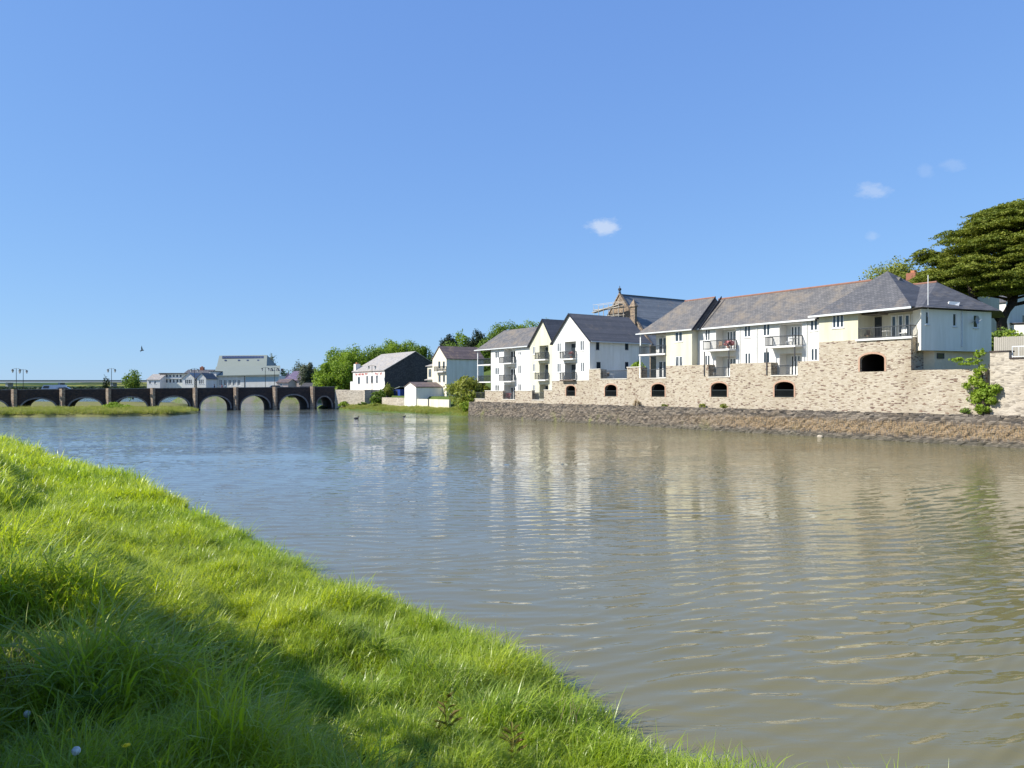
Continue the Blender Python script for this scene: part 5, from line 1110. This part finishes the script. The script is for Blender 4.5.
# big cedar: flat layered plates of foliage on long limbs
def cedar():
    X0, Y0 = at(1038, 90); z0 = 9.2
    t = WLD.thing('cedar_tree', 'huge spreading cedar with layered foliage above the right end of the flats', 'tree', X0, Y0, z0)
    g = random.Random(12); m = MB(); bx, by = at(999, 88)
    m.tube([(bx, by, 8.5), (bx + .4, by, 11), (bx + .3, by, 12.6), (bx + 1.8, by + .4, 14.6), (bx + 3.3, by + 1, 17), (bx + 4.2, by + 1.5, 24)], [.75, .6, .55, .5, .4, .12], 10)
    m.tube([(bx + .3, by, 12.2), (bx - 1.5, by, 14), (bx - 3.2, by, 15.5), (bx - 4, by, 18)], [.42, .35, .25, .08], 8)
    lx, ly = at(980, 91); m.tube([(lx, ly, 8.5), (lx - .2, ly, 13), (lx - .8, ly, 15), (lx + .5, ly, 20)], [.6, .5, .4, .1], 9)
    V = []
    nr = np.random.default_rng(5)
    cx, cy = X0, Y0 + 1
    for i in range(300):
        lev = g.random() ** .9; z = 17.0 + 9.4 * lev
        R_ = 13.4 * (1 - (lev) ** 1.9) ** .5 * (.95 if lev > .1 else .88) + 1.2
        a = g.uniform(0, 6.28); rr = R_ * (g.uniform(.35, 1.0) ** .6) * g.choice((1, 1, .97, 1.06, .88))
        x, y = cx + math.cos(a) * rr, cy + math.sin(a) * rr * .8
        pr, zz = g.uniform(1.3, 2.6), z - .06 * rr + g.uniform(-.3, .3)
        if i % 2 == 0: m.tube([(cx - 3, cy - 1, zz - 2.0), ((cx - 3 + x) / 2, (cy - 1 + y) / 2, zz - .6), (x, y, zz - .12)], [.16, .1, .04], 5)
        n = 800; aa = nr.uniform(0, 6.283, n); q_ = np.sqrt(nr.random(n)) * pr * (1 + .3 * np.sin(aa * 5 + i)); 
        P = np.stack([x + np.cos(aa) * q_, y + np.sin(aa) * q_, zz + .5 * (1 - (q_ / pr) ** 2) * nr.uniform(-.4, 1.1, n) - .12 * q_], -1)
        nrm = nr.normal(size=(n, 3)) * .55 + np.array([0, 0, 1]); nrm /= np.linalg.norm(nrm, axis=1)[:, None]
        A = np.cross(nrm, nr.normal(size=(n, 3))); A /= np.linalg.norm(A, axis=1)[:, None]; Bb = np.cross(nrm, A); s = nr.uniform(.08, .18, n)[:, None]
        V.append(np.stack([P - A * s, P - Bb * s * .6, P + A * s, P + Bb * s * .6], 1).reshape(-1, 3))
    for i in range(85):
        z = g.uniform(15.6, 20); a = g.uniform(2.2, 4.4); rr = g.uniform(4, 13.2) * (1 if z < 18 else .9); x, y = cx + math.cos(a) * rr, cy + math.sin(a) * rr * .8; pr = g.uniform(.9, 1.9); n = 620
        aa = nr.uniform(0, 6.283, n); q_ = np.sqrt(nr.random(n)) * pr; P = np.stack([x + np.cos(aa) * q_, y + np.sin(aa) * q_, z + .3 - .05 * rr + .4 * (1 - (q_ / pr) ** 2) * nr.uniform(-.6, 1.1, n) - .1 * q_], -1)
        nrm = nr.normal(size=(n, 3)) * .7 + np.array([0, 0, 1]); nrm /= np.linalg.norm(nrm, axis=1)[:, None]
        A = np.cross(nrm, nr.normal(size=(n, 3))); A /= np.linalg.norm(A, axis=1)[:, None]; Bb = np.cross(nrm, A); s = nr.uniform(.07, .16, n)[:, None]
        V.append(np.stack([P - A * s, P - Bb * s * .6, P + A * s, P + Bb * s * .6], 1).reshape(-1, 3))
    m.build('trunk', 'bark', t, smooth=True); quads('crown', 'leaf_cedar', np.concatenate(V), t)
cedar()
bush('dark green shrub at the foot of the cedar behind the fence', WLD, *at(1003, 84), 8.6, 1.8, 2.6, 'leaf_mid', 1600, .16, 33)
bush('yellow green shrub behind the fence below the white house', WLD, *at(1016, 82), 8.4, 1.5, 2.4, 'leaf_ivy', 1300, .15, 34)

# unseen row of hawthorns behind the path: what shades the near grass
for i, (x, y, h, r) in enumerate(((-8.0, 4.9, 5.2, 2.1), (-5.7, 2.9, 5.5, 2.1), (-4.2, 1.0, 5.5, 2.0))):
    tree('hawthorn_tree', ('hawthorn farthest along the levee path behind the viewer', 'second hawthorn of the row beside the levee path', 'third hawthorn of the row beside the levee path', 'last hawthorn of the row behind the viewer')[i], x, y, 2.7, h, r, 'leaf_mid', 3000, .15, 60 + i, 'hawthorns along the levee path', .12, squash=.95, clumps=34, fill=.1, low=-1)

# ------------------------------------------------------------------ grass
def tuft_col(name, specs, mat='grass_blade'):
    col = bpy.data.collections.new(name)
    for i, (nb, L, wd, rad, lean, bend, seed) in enumerate(specs):
        g = np.random.default_rng(seed); seg = 5; V = []; Fc = []; tip = []; rn = []
        for b in range(nb):
            a = g.uniform(0, 6.283); r = rad * math.sqrt(g.random()); ox, oy = r * math.cos(a), r * math.sin(a)
            da = g.normal(0, 1.1) if g.random() < .6 else g.uniform(0, 6.283); dx, dy = math.cos(da), math.sin(da)
            l = L * g.uniform(.45, 1.2); ln = lean * g.uniform(.3, 1.5); bd = bend * g.uniform(.3, 1.6); w = wd * g.uniform(.6, 1.3)
            px, py = -dy, dx; x, z = 0.0, 0.0; ang = ln; base = len(V)
            tw = g.uniform(-.6, .6); rb = g.random()
            for s in range(seg + 1):
                f = s / seg; ww = w * (1 - f ** 1.8) * .5 + .0004
                qx, qy = px * math.cos(tw) , py * math.cos(tw)
                V.append((ox + dx * x - qx * ww, oy + dy * x - qy * ww, z - ww * math.sin(tw))); V.append((ox + dx * x + qx * ww, oy + dy * x + qy * ww, z + ww * math.sin(tw)))
                tip += [f, f]; rn += [rb, rb]; x += math.sin(ang) * l / seg; z += math.cos(ang) * l / seg; ang += bd / seg * (.4 + 1.2 * f)
            for s in range(seg): q_ = base + 2 * s; Fc.append((q_, q_ + 1, q_ + 3, q_ + 2))
        me = bpy.data.meshes.new(name); me.from_pydata(V, [], Fc); me.materials.append(MATS[mat])
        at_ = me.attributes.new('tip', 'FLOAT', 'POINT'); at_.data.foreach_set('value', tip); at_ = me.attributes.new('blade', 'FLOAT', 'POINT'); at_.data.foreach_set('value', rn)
        me.polygons.foreach_set('use_smooth', [True] * len(me.polygons)); me.update()
        o = bpy.data.objects.new(name, me); col.objects.link(o)
    return col
def scatter(name, label, cat, P, rot, scl, idx, col):
    me = bpy.data.meshes.new(name); me.from_pydata(P.tolist(), [], [])
    for nm, ty, key, dt in (('rot', 'FLOAT_VECTOR', 'vector', rot), ('scl', 'FLOAT_VECTOR', 'vector', scl)):
        a = me.attributes.new(nm, ty, 'POINT'); a.data.foreach_set(key, dt.astype(np.float32).ravel())
    a = me.attributes.new('idx', 'INT', 'POINT'); a.data.foreach_set('value', idx.astype(np.int32))
    ng = bpy.data.node_groups.new(name, 'GeometryNodeTree'); ng.interface.new_socket('Geometry', in_out='INPUT', socket_type='NodeSocketGeometry'); ng.interface.new_socket('Geometry', in_out='OUTPUT', socket_type='NodeSocketGeometry')
    N = ng.nodes; gi, go = N.new('NodeGroupInput'), N.new('NodeGroupOutput'); ip = N.new('GeometryNodeInstanceOnPoints'); ci = N.new('GeometryNodeCollectionInfo')
    ci.inputs['Collection'].default_value = col; ci.inputs['Separate Children'].default_value = True; ci.inputs['Reset Children'].default_value = True; ip.inputs['Pick Instance'].default_value = True
    def na(nm, ty): n_ = N.new('GeometryNodeInputNamedAttribute'); n_.data_type = ty; n_.inputs['Name'].default_value = nm; return n_.outputs['Attribute']
    e2r = N.new('FunctionNodeEulerToRotation'); ng.links.new(na('rot', 'FLOAT_VECTOR'), e2r.inputs[0])
    L = ng.links.new; L(gi.outputs[0], ip.inputs['Points']); L(ci.outputs[0], ip.inputs['Instance']); L(e2r.outputs[0], ip.inputs['Rotation']); L(na('scl', 'FLOAT_VECTOR'), ip.inputs['Scale']); L(na('idx', 'INT'), ip.inputs['Instance Index']); L(ip.outputs[0], go.inputs[0])
    o = bpy.data.objects.new(name, me); C.objects.link(o); o.modifiers.new('scatter', 'NODES').node_group = ng
    return tag(o, label, cat, kind='stuff')
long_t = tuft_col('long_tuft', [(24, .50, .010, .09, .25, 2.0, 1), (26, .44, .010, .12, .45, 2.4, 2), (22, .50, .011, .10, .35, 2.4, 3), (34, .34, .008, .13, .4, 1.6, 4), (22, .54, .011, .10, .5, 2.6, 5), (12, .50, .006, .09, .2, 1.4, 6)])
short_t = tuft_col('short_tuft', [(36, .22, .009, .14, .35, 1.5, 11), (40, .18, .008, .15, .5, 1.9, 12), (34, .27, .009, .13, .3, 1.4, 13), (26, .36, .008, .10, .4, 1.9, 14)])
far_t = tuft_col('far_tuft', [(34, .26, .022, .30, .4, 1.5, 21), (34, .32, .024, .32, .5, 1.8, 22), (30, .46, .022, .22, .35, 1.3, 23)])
marsh_t = tuft_col('marsh_tuft', [(40, .75, .05, .7, .25, .7, 31), (36, .6, .05, .7, .4, .9, 32), (30, .95, .04, .6, .15, .5, 33)], 'marsh_leaf')
def in_view(X, Y, pad=.08): return (Y > 1.4) & (np.abs(X) < (.665 + pad) * Y + 1.0)
def grass():
    g = np.random.default_rng(77)
    def field(X, Y, s, o): return np.sin(X * s + o) * np.sin(Y * s * 1.13 + o * 2.1) + .6 * np.sin((X + Y) * s * 1.9 + o * 3) * np.sin((X - Y) * s * 1.6 + o)
    # near long grass on the crest, r < 13
    n = 34000; r = np.sqrt(g.uniform(1.6 ** 2, 13 ** 2, n)); a = g.uniform(-.80, .80, n); X, Y = r * np.sin(a), r * np.cos(a)
    d = shore_d(X, Y); longish = (d > 4.6 + .5 * np.sin(X * 1.3)) ; keep = d > .15
    keep &= g.random(n) < np.where(longish, 1.0, .0) * np.clip(12 / (r + 2), .4, 1) * np.clip(.42 + .55 * field(X, Y, 1.7, 6), .12, 1)
    X1, Y1, d1 = X[keep], Y[keep], d[keep]; N = len(X1)
    wind = -.1 + .75 * field(X1, Y1, .55, 1) + g.normal(0, .6, N)
    f = field(X1, Y1, .9, 4); s = .75 + .22 * f + g.normal(0, .1, N); s = np.clip(s * np.where(field(X1, Y1, 1.6, 9) > .3, 1.35, .8), .3, 1.6)
    rr_ = np.hypot(X1, Y1); s = s * (1 + .3 * np.exp(-((d1 - 6.6) / 1.2) ** 2)) * np.interp(rr_, [1.6, 5.5], [.38, 1.0]) * np.where(X1 > .5, np.interp(Y1, [3, 8], [.55, 1]), 1); sc = np.stack([s * 1.15, s * 1.15, s * np.clip(g.normal(1, .15, N), .6, 1.4)], -1)
    P = np.stack([X1, Y1, levee_z(X1, Y1) - .02], -1)
    scatter('grass', 'long glossy windblown grass on the near crest of the bank', 'grass', P, np.stack([g.normal(0, .1, N), g.normal(0, .1, N), wind], -1), sc, g.integers(0, 6, N), long_t)
    # short grass on the terrace and slope, r < 26
    n = 90000; r = np.sqrt(g.uniform(2 ** 2, 26 ** 2, n)); a = g.uniform(-.80, .80, n); X, Y = r * np.sin(a), r * np.cos(a); d = shore_d(X, Y)
    keep = (d > -.1) & (d < 15) & (g.random(n) < np.clip(13 / (r + 2), .3, 1)); keep &= ~((d > 5) & (r < 13) & (g.random(n) < .45))
    X1, Y1, d1, r1 = X[keep], Y[keep], d[keep], r[keep]; N = len(X1)
    s = np.clip(1.0 + .30 * field(X1, Y1, .8, 2) + .35 * field(X1, Y1, 2.9, 5) + g.normal(0, .18, N) + .45 * np.exp(-(d1 / .8) ** 2), .5, 2.1) * np.interp(r1, [5, 24], [.95, 1.25])
    P = np.stack([X1, Y1, levee_z(X1, Y1) - .02], -1)
    scatter('grass', 'bright sunlit short grass on the lower terrace beside the water', 'grass', P, np.stack([g.normal(0, .12, N), g.normal(0, .12, N), g.uniform(-3.1, 3.1, N) * .8], -1), np.stack([s, s, s], -1), g.integers(0, 4, N), short_t)
    # far bank grass
    n = 120000; t = g.random(n) ** .8; Y = 18 + t * 75; X = g.uniform(-1, .15, n) * Y * .75; d = shore_d(X, Y); r = np.hypot(X, Y)
    keep = (d > -.1) & (d < 26) & (g.random(n) < np.clip(26 / r, .15, 1) ** 1.1); X1, Y1, d1 = X[keep], Y[keep], d[keep]; N = len(X1)
    s = np.clip(1.0 + .35 * field(X1, Y1, .6, 3) + .4 * field(X1, Y1, 1.9, 8) + g.normal(0, .2, N), .4, 2.1) * np.interp(np.hypot(X1, Y1), [18, 60], [.85, 1.6])
    P = np.stack([X1, Y1, levee_z(X1, Y1) - .03], -1)
    scatter('grass', 'grassy bank running away to the left edge of the river', 'grass', P, np.stack([g.normal(0, .15, N), g.normal(0, .15, N), g.uniform(-1.5, 1.5, N)], -1), np.stack([s, s, s], -1), g.integers(0, 3, N), far_t)
    # marsh
    n = 26000; X = g.uniform(-150, -56, n); Y = g.uniform(119, 160, n); Y = np.where(g.random(n) < .4, Y, 130 + (Y - 119) * .35); z = marsh_z(X, Y); keep = (z > .35); X, Y, z = X[keep], Y[keep], z[keep]; N = len(X)
    bl = B.s * 0; lx = (X - B.o[0]) * B.c + (Y - B.o[1]) * B.s; ly = -(X - B.o[0]) * B.s + (Y - B.o[1]) * B.c
    k2 = (ly < -1.0) | (ly > 9); X, Y, z = X[k2], Y[k2], z[k2]; N = len(X); s = np.clip(.75 + .25 * field(X, Y, .4, 1) + g.normal(0, .12, N), .3, 1.3)
    scatter('marsh_grass', 'yellow green saltmarsh grass island in front of the bridge', 'marsh grass', np.stack([X, Y, z - .05], -1), np.stack([g.normal(0, .1, N), g.normal(0, .1, N), g.uniform(0, 6.28, N)], -1), np.stack([s, s, s * .8], -1), g.integers(0, 3, N), marsh_t)
    # right bank strip t<0
    n = 6500; T_ = g.uniform(-68, -.5, n); W_ = g.uniform(.3, 4, n); z = land_z(T_, W_); X = Q.o[0] + T_ * Q.c - W_ * Q.s; Y = Q.o[1] + T_ * Q.s + W_ * Q.c; s = np.clip(.42 + .28 * field(T_, W_, .35, 1) + g.normal(0, .12, n), .18, 1.0)
    scatter('bank_grass', 'rough yellow green bank vegetation below the pub and boat shed', 'bank grass', np.stack([X, Y, z - .05], -1), np.stack([g.normal(0, .1, n), g.normal(0, .1, n), g.uniform(0, 6.28, n)], -1), np.stack([s, s, s * .85], -1), g.integers(0, 3, n), marsh_t)
grass()
bush('bright low shrub growing on the saltmarsh beside a bridge pier', WLD, *at(118, 150), .6, 2.2, 1.5, 'leaf_ivy', 1500, .16, 51, name='marsh_shrub')

# far shrubs behind bridge: stuff
def hedge_line():
    g = np.random.default_rng(9); V = []
    for k in range(1400):
        Z = g.uniform(500, 760); X = -Z * g.uniform(.28, .80); base = float(far_z(np.array(X), np.array(Z))); c = np.array([X, Z, base + g.uniform(.5, 2.5)])
        n = 26; d = g.normal(size=(n, 3)); d /= np.linalg.norm(d, axis=1)[:, None]; P = c + d * np.array([3.5, 2, 2.0]) * g.uniform(.5, 1, n)[:, None]
        A = np.cross(d, g.normal(size=(n, 3))); A /= np.linalg.norm(A, axis=1)[:, None]; Bq = np.cross(d, A); s = g.uniform(.5, 1.1, n)[:, None]
        V.append(np.stack([P - A * s, P - Bq * s, P + A * s, P + Bq * s], 1).reshape(-1, 3))
    o = quads('distant_woods', 'leaf_dark', np.concatenate(V)); tag(o, 'distant dark scrub and woods along the valley floor', 'woods', kind='stuff')
hedge_line()

# ------------------------------------------------------------------ flowers and weeds close by
def ground_at(X, Y): return float(levee_z(np.array([X]), np.array([Y]))[0])
def foot(px, py):   # where a sight line meets the levee
    d = 1.5
    while d < 60:
        X, Y, z = (px - CX) / F * d, d, EYE - (py - HOR) / F * d
        if z < ground_at(X, Y) + .40: return X, Y
        d += .03
    return X, Y
def dandelion(label, px, py, seedhead, cat='flower', name='dandelion_flower', r=.022):
    X, Y = foot(px, py); z = ground_at(X, Y); zt = EYE - (py - HOR) / F * Y
    t = WLD.thing(name, label, cat, X, Y, z)
    MB().tube([(X, Y, z), (X + .01, Y, zt - .01)], .003, 5).build('stem', 'leaf_mid', t)
    if seedhead:
        V = []; g = np.random.default_rng(3); n = 260; d = g.normal(size=(n, 3)); d /= np.linalg.norm(d, axis=1)[:, None]; P = np.array([X, Y, zt]) + d * .023 * g.uniform(.6, 1, n)[:, None]
        A = np.cross(d, g.normal(size=(n, 3))); A /= np.linalg.norm(A, axis=1)[:, None]; Bq = np.cross(d, A); V = np.stack([P - A * .006, P - Bq * .006, P + A * .006, P + Bq * .006], 1).reshape(-1, 3)
        quads('seed_head', 'seed_white', V, t); MB().ball((X, Y, zt), .012).build('core', 'seed_white', t)
    else:
        m = MB()
        for k in range(16):
            a = k * math.pi / 8; c, s = math.cos(a), math.sin(a); w = .005
            m.add([(X, Y, zt), (X + c * r - s * w, Y + s * r + c * w, zt + .006), (X + c * r * 1.1, Y + s * r * 1.1, zt + .004), (X + c * r + s * w, Y + s * r - c * w, zt + .006)], [(0, 1, 2, 3)])
        m.ball((X, Y, zt + .004), .011); m.build('petals', 'yellow_flower', t)
dandelion('single yellow dandelion flower in the shaded near grass', 126, 746, False)
dandelion('round white dandelion seed head left of the yellow flower', 76, 751, True, name='dandelion_clock')
dandelion('small white seed head in the shaded grass above the yellow flower', 27, 714, True, name='dandelion_clock')
def dock(label, px, py, h, n=16, mat='dock_leaf', name='dock_plant', thin=False):
    X, Y = foot(px, py); z = ground_at(X, Y); t = WLD.thing(name, label, 'plant', X, Y, z); g = random.Random(px); m = MB(); lf = MB()
    for k in range(3 if not thin else 9):
        a = g.uniform(0, 6.28); lx, ly = math.cos(a) * h * (.1 if not thin else .25), math.sin(a) * h * (.1 if not thin else .25); ox, oy = (g.uniform(-.15, .15), g.uniform(-.1, .1)) if thin else (0, 0)
        m.tube([(X + ox, Y + oy, z), (X + ox + lx * .4, Y + oy + ly * .4, z + h * .55), (X + ox + lx, Y + oy + ly, z + h * g.uniform(.8, 1.05))], [.006 if not thin else .004, .004, .002], 5)
    if not thin:
        for k in range(n):
            f = g.uniform(.15, 1); a = g.uniform(0, 6.28); L = .17 * (1.3 - f * .7); w = L * .16; c, s = math.cos(a), math.sin(a); zz = z + h * f; x, y = X, Y
            lf.add([(x, y, zz), (x + c * L * .5 - s * w, y + s * L * .5 + c * w, zz + L * .45), (x + c * L, y + s * L, zz + L * .55), (x + c * L * .5 + s * w, y + s * L * .5 - c * w, zz + L * .45)], [(0, 1, 2, 3)])
        lf.build('leaves', mat, t)
    m.build('stem', 'dry_stem' if thin else mat, t)
for k, (px, py, h, n) in enumerate(((50, 556, .45, 26), (118, 500, .5, 26), (300, 560, .4, 22), (215, 470 + 70, .35, 20), (655, 712, .4, 24), (610, 668, .4, 24), (380, 640, .4, 20), (95, 690, .45, 24))):
    dock(('broad leaved weed clump in the dark tussock by the left edge', 'leafy weed clump high on the bank at left', 'leafy weed on the sunlit terrace', 'small leafy weed on the slope above the terrace', 'green weed at the waterside tip of the bank', 'green weed where the bank bulges into the river', 'leafy weed beside the shadow edge', 'broad leaved weed in the shaded near grass')[k], px, py, h, n, 'leaf_mid', 'leafy_weed')
dock('reddish dock plant on the shaded crest of the bank', 447, 705, .5); dock('smaller dock plant right of the reddish dock', 512, 728, .4)
dock('dry brown stems sticking up from the waterside grass', 548, 640, .55, name='dry_stems', thin=True); dock('dry pale stems in the terrace grass left of the shrubby edge', 570, 700, .4, name='dry_stems', thin=True)
dock('dry stems at the bottom of the bank beside the water', 815, 752, .4, name='dry_stems', thin=True); dock('pale seeding stems at the left edge among grass', 18, 655, .5, name='dry_stems', thin=True)

# ------------------------------------------------------------------ birds
def flying_bird():
    Z = 95; X = (142 - CX) / F * Z; z = zat(350.5, Z); t = WLD.thing('bird', 'dark bird flying above the bridge with wings raised', 'bird', X, Z, z)
    MB().tube([(X - .28, Z, z - .06), (X - .12, Z, z), (X + .05, Z, z + .03), (X + .2, Z, z + .04), (X + .26, Z, z + .03)], [.02, .05, .075, .05, .01], 8).build('body', 'feather_dark', t, smooth=True)
    MB().add([(X - .08, Z - .02, z + .03), (X + .12, Z - .02, z + .03), (X + .1, Z - .1, z + .3), (X + .02, Z - .16, z + .62), (X - .06, Z - .1, z + .3)], [(0, 1, 2, 4), (4, 2, 3)]).build('wing', 'feather_dark', t)
    MB().add([(X - .08, Z + .02, z + .03), (X + .12, Z + .02, z + .03), (X - .1, Z + .25, z + .02), (X - .42, Z + .42, z - .2), (X - .25, Z + .22, z + .0)], [(0, 1, 2, 4), (4, 2, 3)]).build('wing', 'feather_dark', t)
flying_bird()
def duck(label, px, py, mat='feather_dark', sc=1.0):
    Z = EYE * F / (py - HOR); X = (px - CX) / F * Z; t = WLD.thing('duck', label, 'duck', X, Z, 0, 'ducks on the river')
    s = sc; MB().tube([(X - .26 * s, Z, .12 * s), (X - .14 * s, Z, .07 * s), (X + .05 * s, Z, .06 * s), (X + .2 * s, Z, .1 * s), (X + .26 * s, Z, .16 * s)], [.015 * s, .09 * s, .12 * s, .08 * s, .04 * s], 10).build('body', mat, t, smooth=True)
    h = MB(); h.tube([(X + .2 * s, Z, .1 * s), (X + .24 * s, Z, .24 * s)], [.05 * s, .035 * s], 8); h.ball((X + .26 * s, Z, .28 * s), .055 * s); h.build('head', mat, t, smooth=True)
    MB().tube([(X + .3 * s, Z, .275 * s), (X + .38 * s, Z, .26 * s)], [.02 * s, .008 * s], 6).build('bill', 'beak', t)
duck('largest dark duck swimming off the low garden wall', 356, 419, sc=1.5)
duck('dark duck close to the far bank below the boat shed', 404, 417)
tb = Q.thing('rock', 'pale rounded stone sitting in the water at the foot of the quay', 'rock', Q.hit_y(820, 434, -.25)[0], -.25, 0)
_x = tb['off'][0]; MB().ball((_x, -.25, .06), .22, 9, 6, (1.4, .8, .8)).build('stone', 'stone_pale', tb)

# ------------------------------------------------------------------ sky, sun, camera
SUN_EL, SUNV = R(37), Vector((-.965, -.26, 0)).normalized()
w = bpy.data.worlds.new('World'); scene.world = w; w.use_nodes = True; nt = w.node_tree; N = nt.nodes; L = nt.links.new
bg = N['Background']; sky = N.new('ShaderNodeTexSky'); sky.sky_type = 'NISHITA'; sky.sun_disc = False; sky.sun_elevation = SUN_EL
sky.sun_rotation = math.atan2(SUNV.x, SUNV.y); sky.air_density = 1.0; sky.dust_density = 0.0; sky.ozone_density = 1.6; sky.altitude = 0
hs = N.new('ShaderNodeHueSaturation'); hs.inputs['Saturation'].default_value = 1.12; L(sky.outputs[0], hs.inputs['Color'])
tc = N.new('ShaderNodeTexCoord'); nz = N.new('ShaderNodeTexNoise'); mp = N.new('ShaderNodeMapping'); mp.inputs['Scale'].default_value = (1, 1, 1.8); L(tc.outputs['Generated'], mp.inputs[0]); L(mp.outputs[0], nz.inputs['Vector']); nz.inputs['Scale'].default_value = 60; nz.inputs['Detail'].default_value = 6; nz.inputs['Roughness'].default_value = .62
sp = N.new('ShaderNodeSeparateColor'); cb = N.new('ShaderNodeCombineColor'); L(sky.outputs[0], sp.inputs[0])
for i, (k, g_) in enumerate(((.555, .50), (.90, .47), (1.96, .29))):   # gentler sky gradient, as the photograph's tone curve gives it
    a = N.new('ShaderNodeMath'); a.operation = 'POWER'; L(sp.outputs[i], a.inputs[0]); a.inputs[1].default_value = g_
    b = N.new('ShaderNodeMath'); b.operation = 'MULTIPLY'; L(a.outputs[0], b.inputs[0]); b.inputs[1].default_value = k; L(b.outputs[0], cb.inputs[i])
col = cb.outputs[0]
def wm(op, a, b, clamp=False):
    n = N.new('ShaderNodeMath'); n.operation = op; n.use_clamp = clamp
    for i, v in enumerate((a, b)):
        if isinstance(v, bpy.types.NodeSocket): L(v, n.inputs[i])
        else: n.inputs[i].default_value = v
    return n.outputs[0]
sx = N.new('ShaderNodeSeparateXYZ'); L(tc.outputs['Generated'], sx.inputs[0])
tot = None
for px, py, rx, rz, am in ((605, 227, 17, 10, .62), (873, 191, 19, 9, .34), (925, 172, 10, 8, .12), (952, 165, 15, 8, .14), (873, 237, 8, 6, .2)):
    d = Vector(((px - CX) / F, 1, (HOR - py) / F)).normalized()
    # distance in azimuth and height around the little cloud
    ux = wm('SUBTRACT', wm('DIVIDE', sx.outputs[0], wm('MAXIMUM', sx.outputs[1], .01)), d.x / d.y); uz = wm('SUBTRACT', wm('DIVIDE', sx.outputs[2], wm('MAXIMUM', sx.outputs[1], .01)), d.z / d.y)
    r2 = wm('ADD', wm('POWER', wm('MULTIPLY', ux, F / rx), 2), wm('POWER', wm('MULTIPLY', uz, F / rz), 2))
    m_ = wm('MULTIPLY', wm('MULTIPLY', wm('SUBTRACT', wm('ADD', nz.outputs['Fac'], .02), wm('MULTIPLY', wm('SQRT', r2, 0), .5), ), 3.0, True), am)
    tot = m_ if tot is None else wm('ADD', tot, m_, True)
mx = N.new('ShaderNodeMix'); mx.data_type = 'RGBA'; L(tot, mx.inputs['Factor']); L(col, mx.inputs[6]); mx.inputs[7].default_value = (2.6, 2.9, 3.4, 1)
L(mx.outputs[2], bg.inputs['Color']); bg.inputs['Strength'].default_value = .15
sd = bpy.data.lights.new('sun', 'SUN'); sd.energy = 4.0; sd.angle = R(.53); sd.color = (1, .95, .86)
so = bpy.data.objects.new('sun', sd); C.objects.link(so); so.rotation_euler = Vector((SUNV.x * math.cos(SUN_EL), SUNV.y * math.cos(SUN_EL), math.sin(SUN_EL))).to_track_quat('Z', 'Y').to_euler()
cd = bpy.data.cameras.new('camera'); cam = bpy.data.objects.new('camera', cd); C.objects.link(cam); cam.location = (0, 0, EYE); cam.rotation_euler = (R(90), 0, 0)
cd.sensor_width = 36; cd.lens = 36 * F / 1024; cd.shift_y = (HOR - 384) / 1024; cd.clip_start = .05; cd.clip_end = 20000; scene.camera = cam
vs = scene.view_settings; vs.view_transform = 'Standard'; vs.look = 'None'; vs.exposure = .9; vs.gamma = 1; vs.use_curve_mapping = False
scene.cycles.max_bounces = 6; scene.cycles.transparent_max_bounces = 8
for o in bpy.data.objects:
    if 'off' in o.keys(): del o['off']
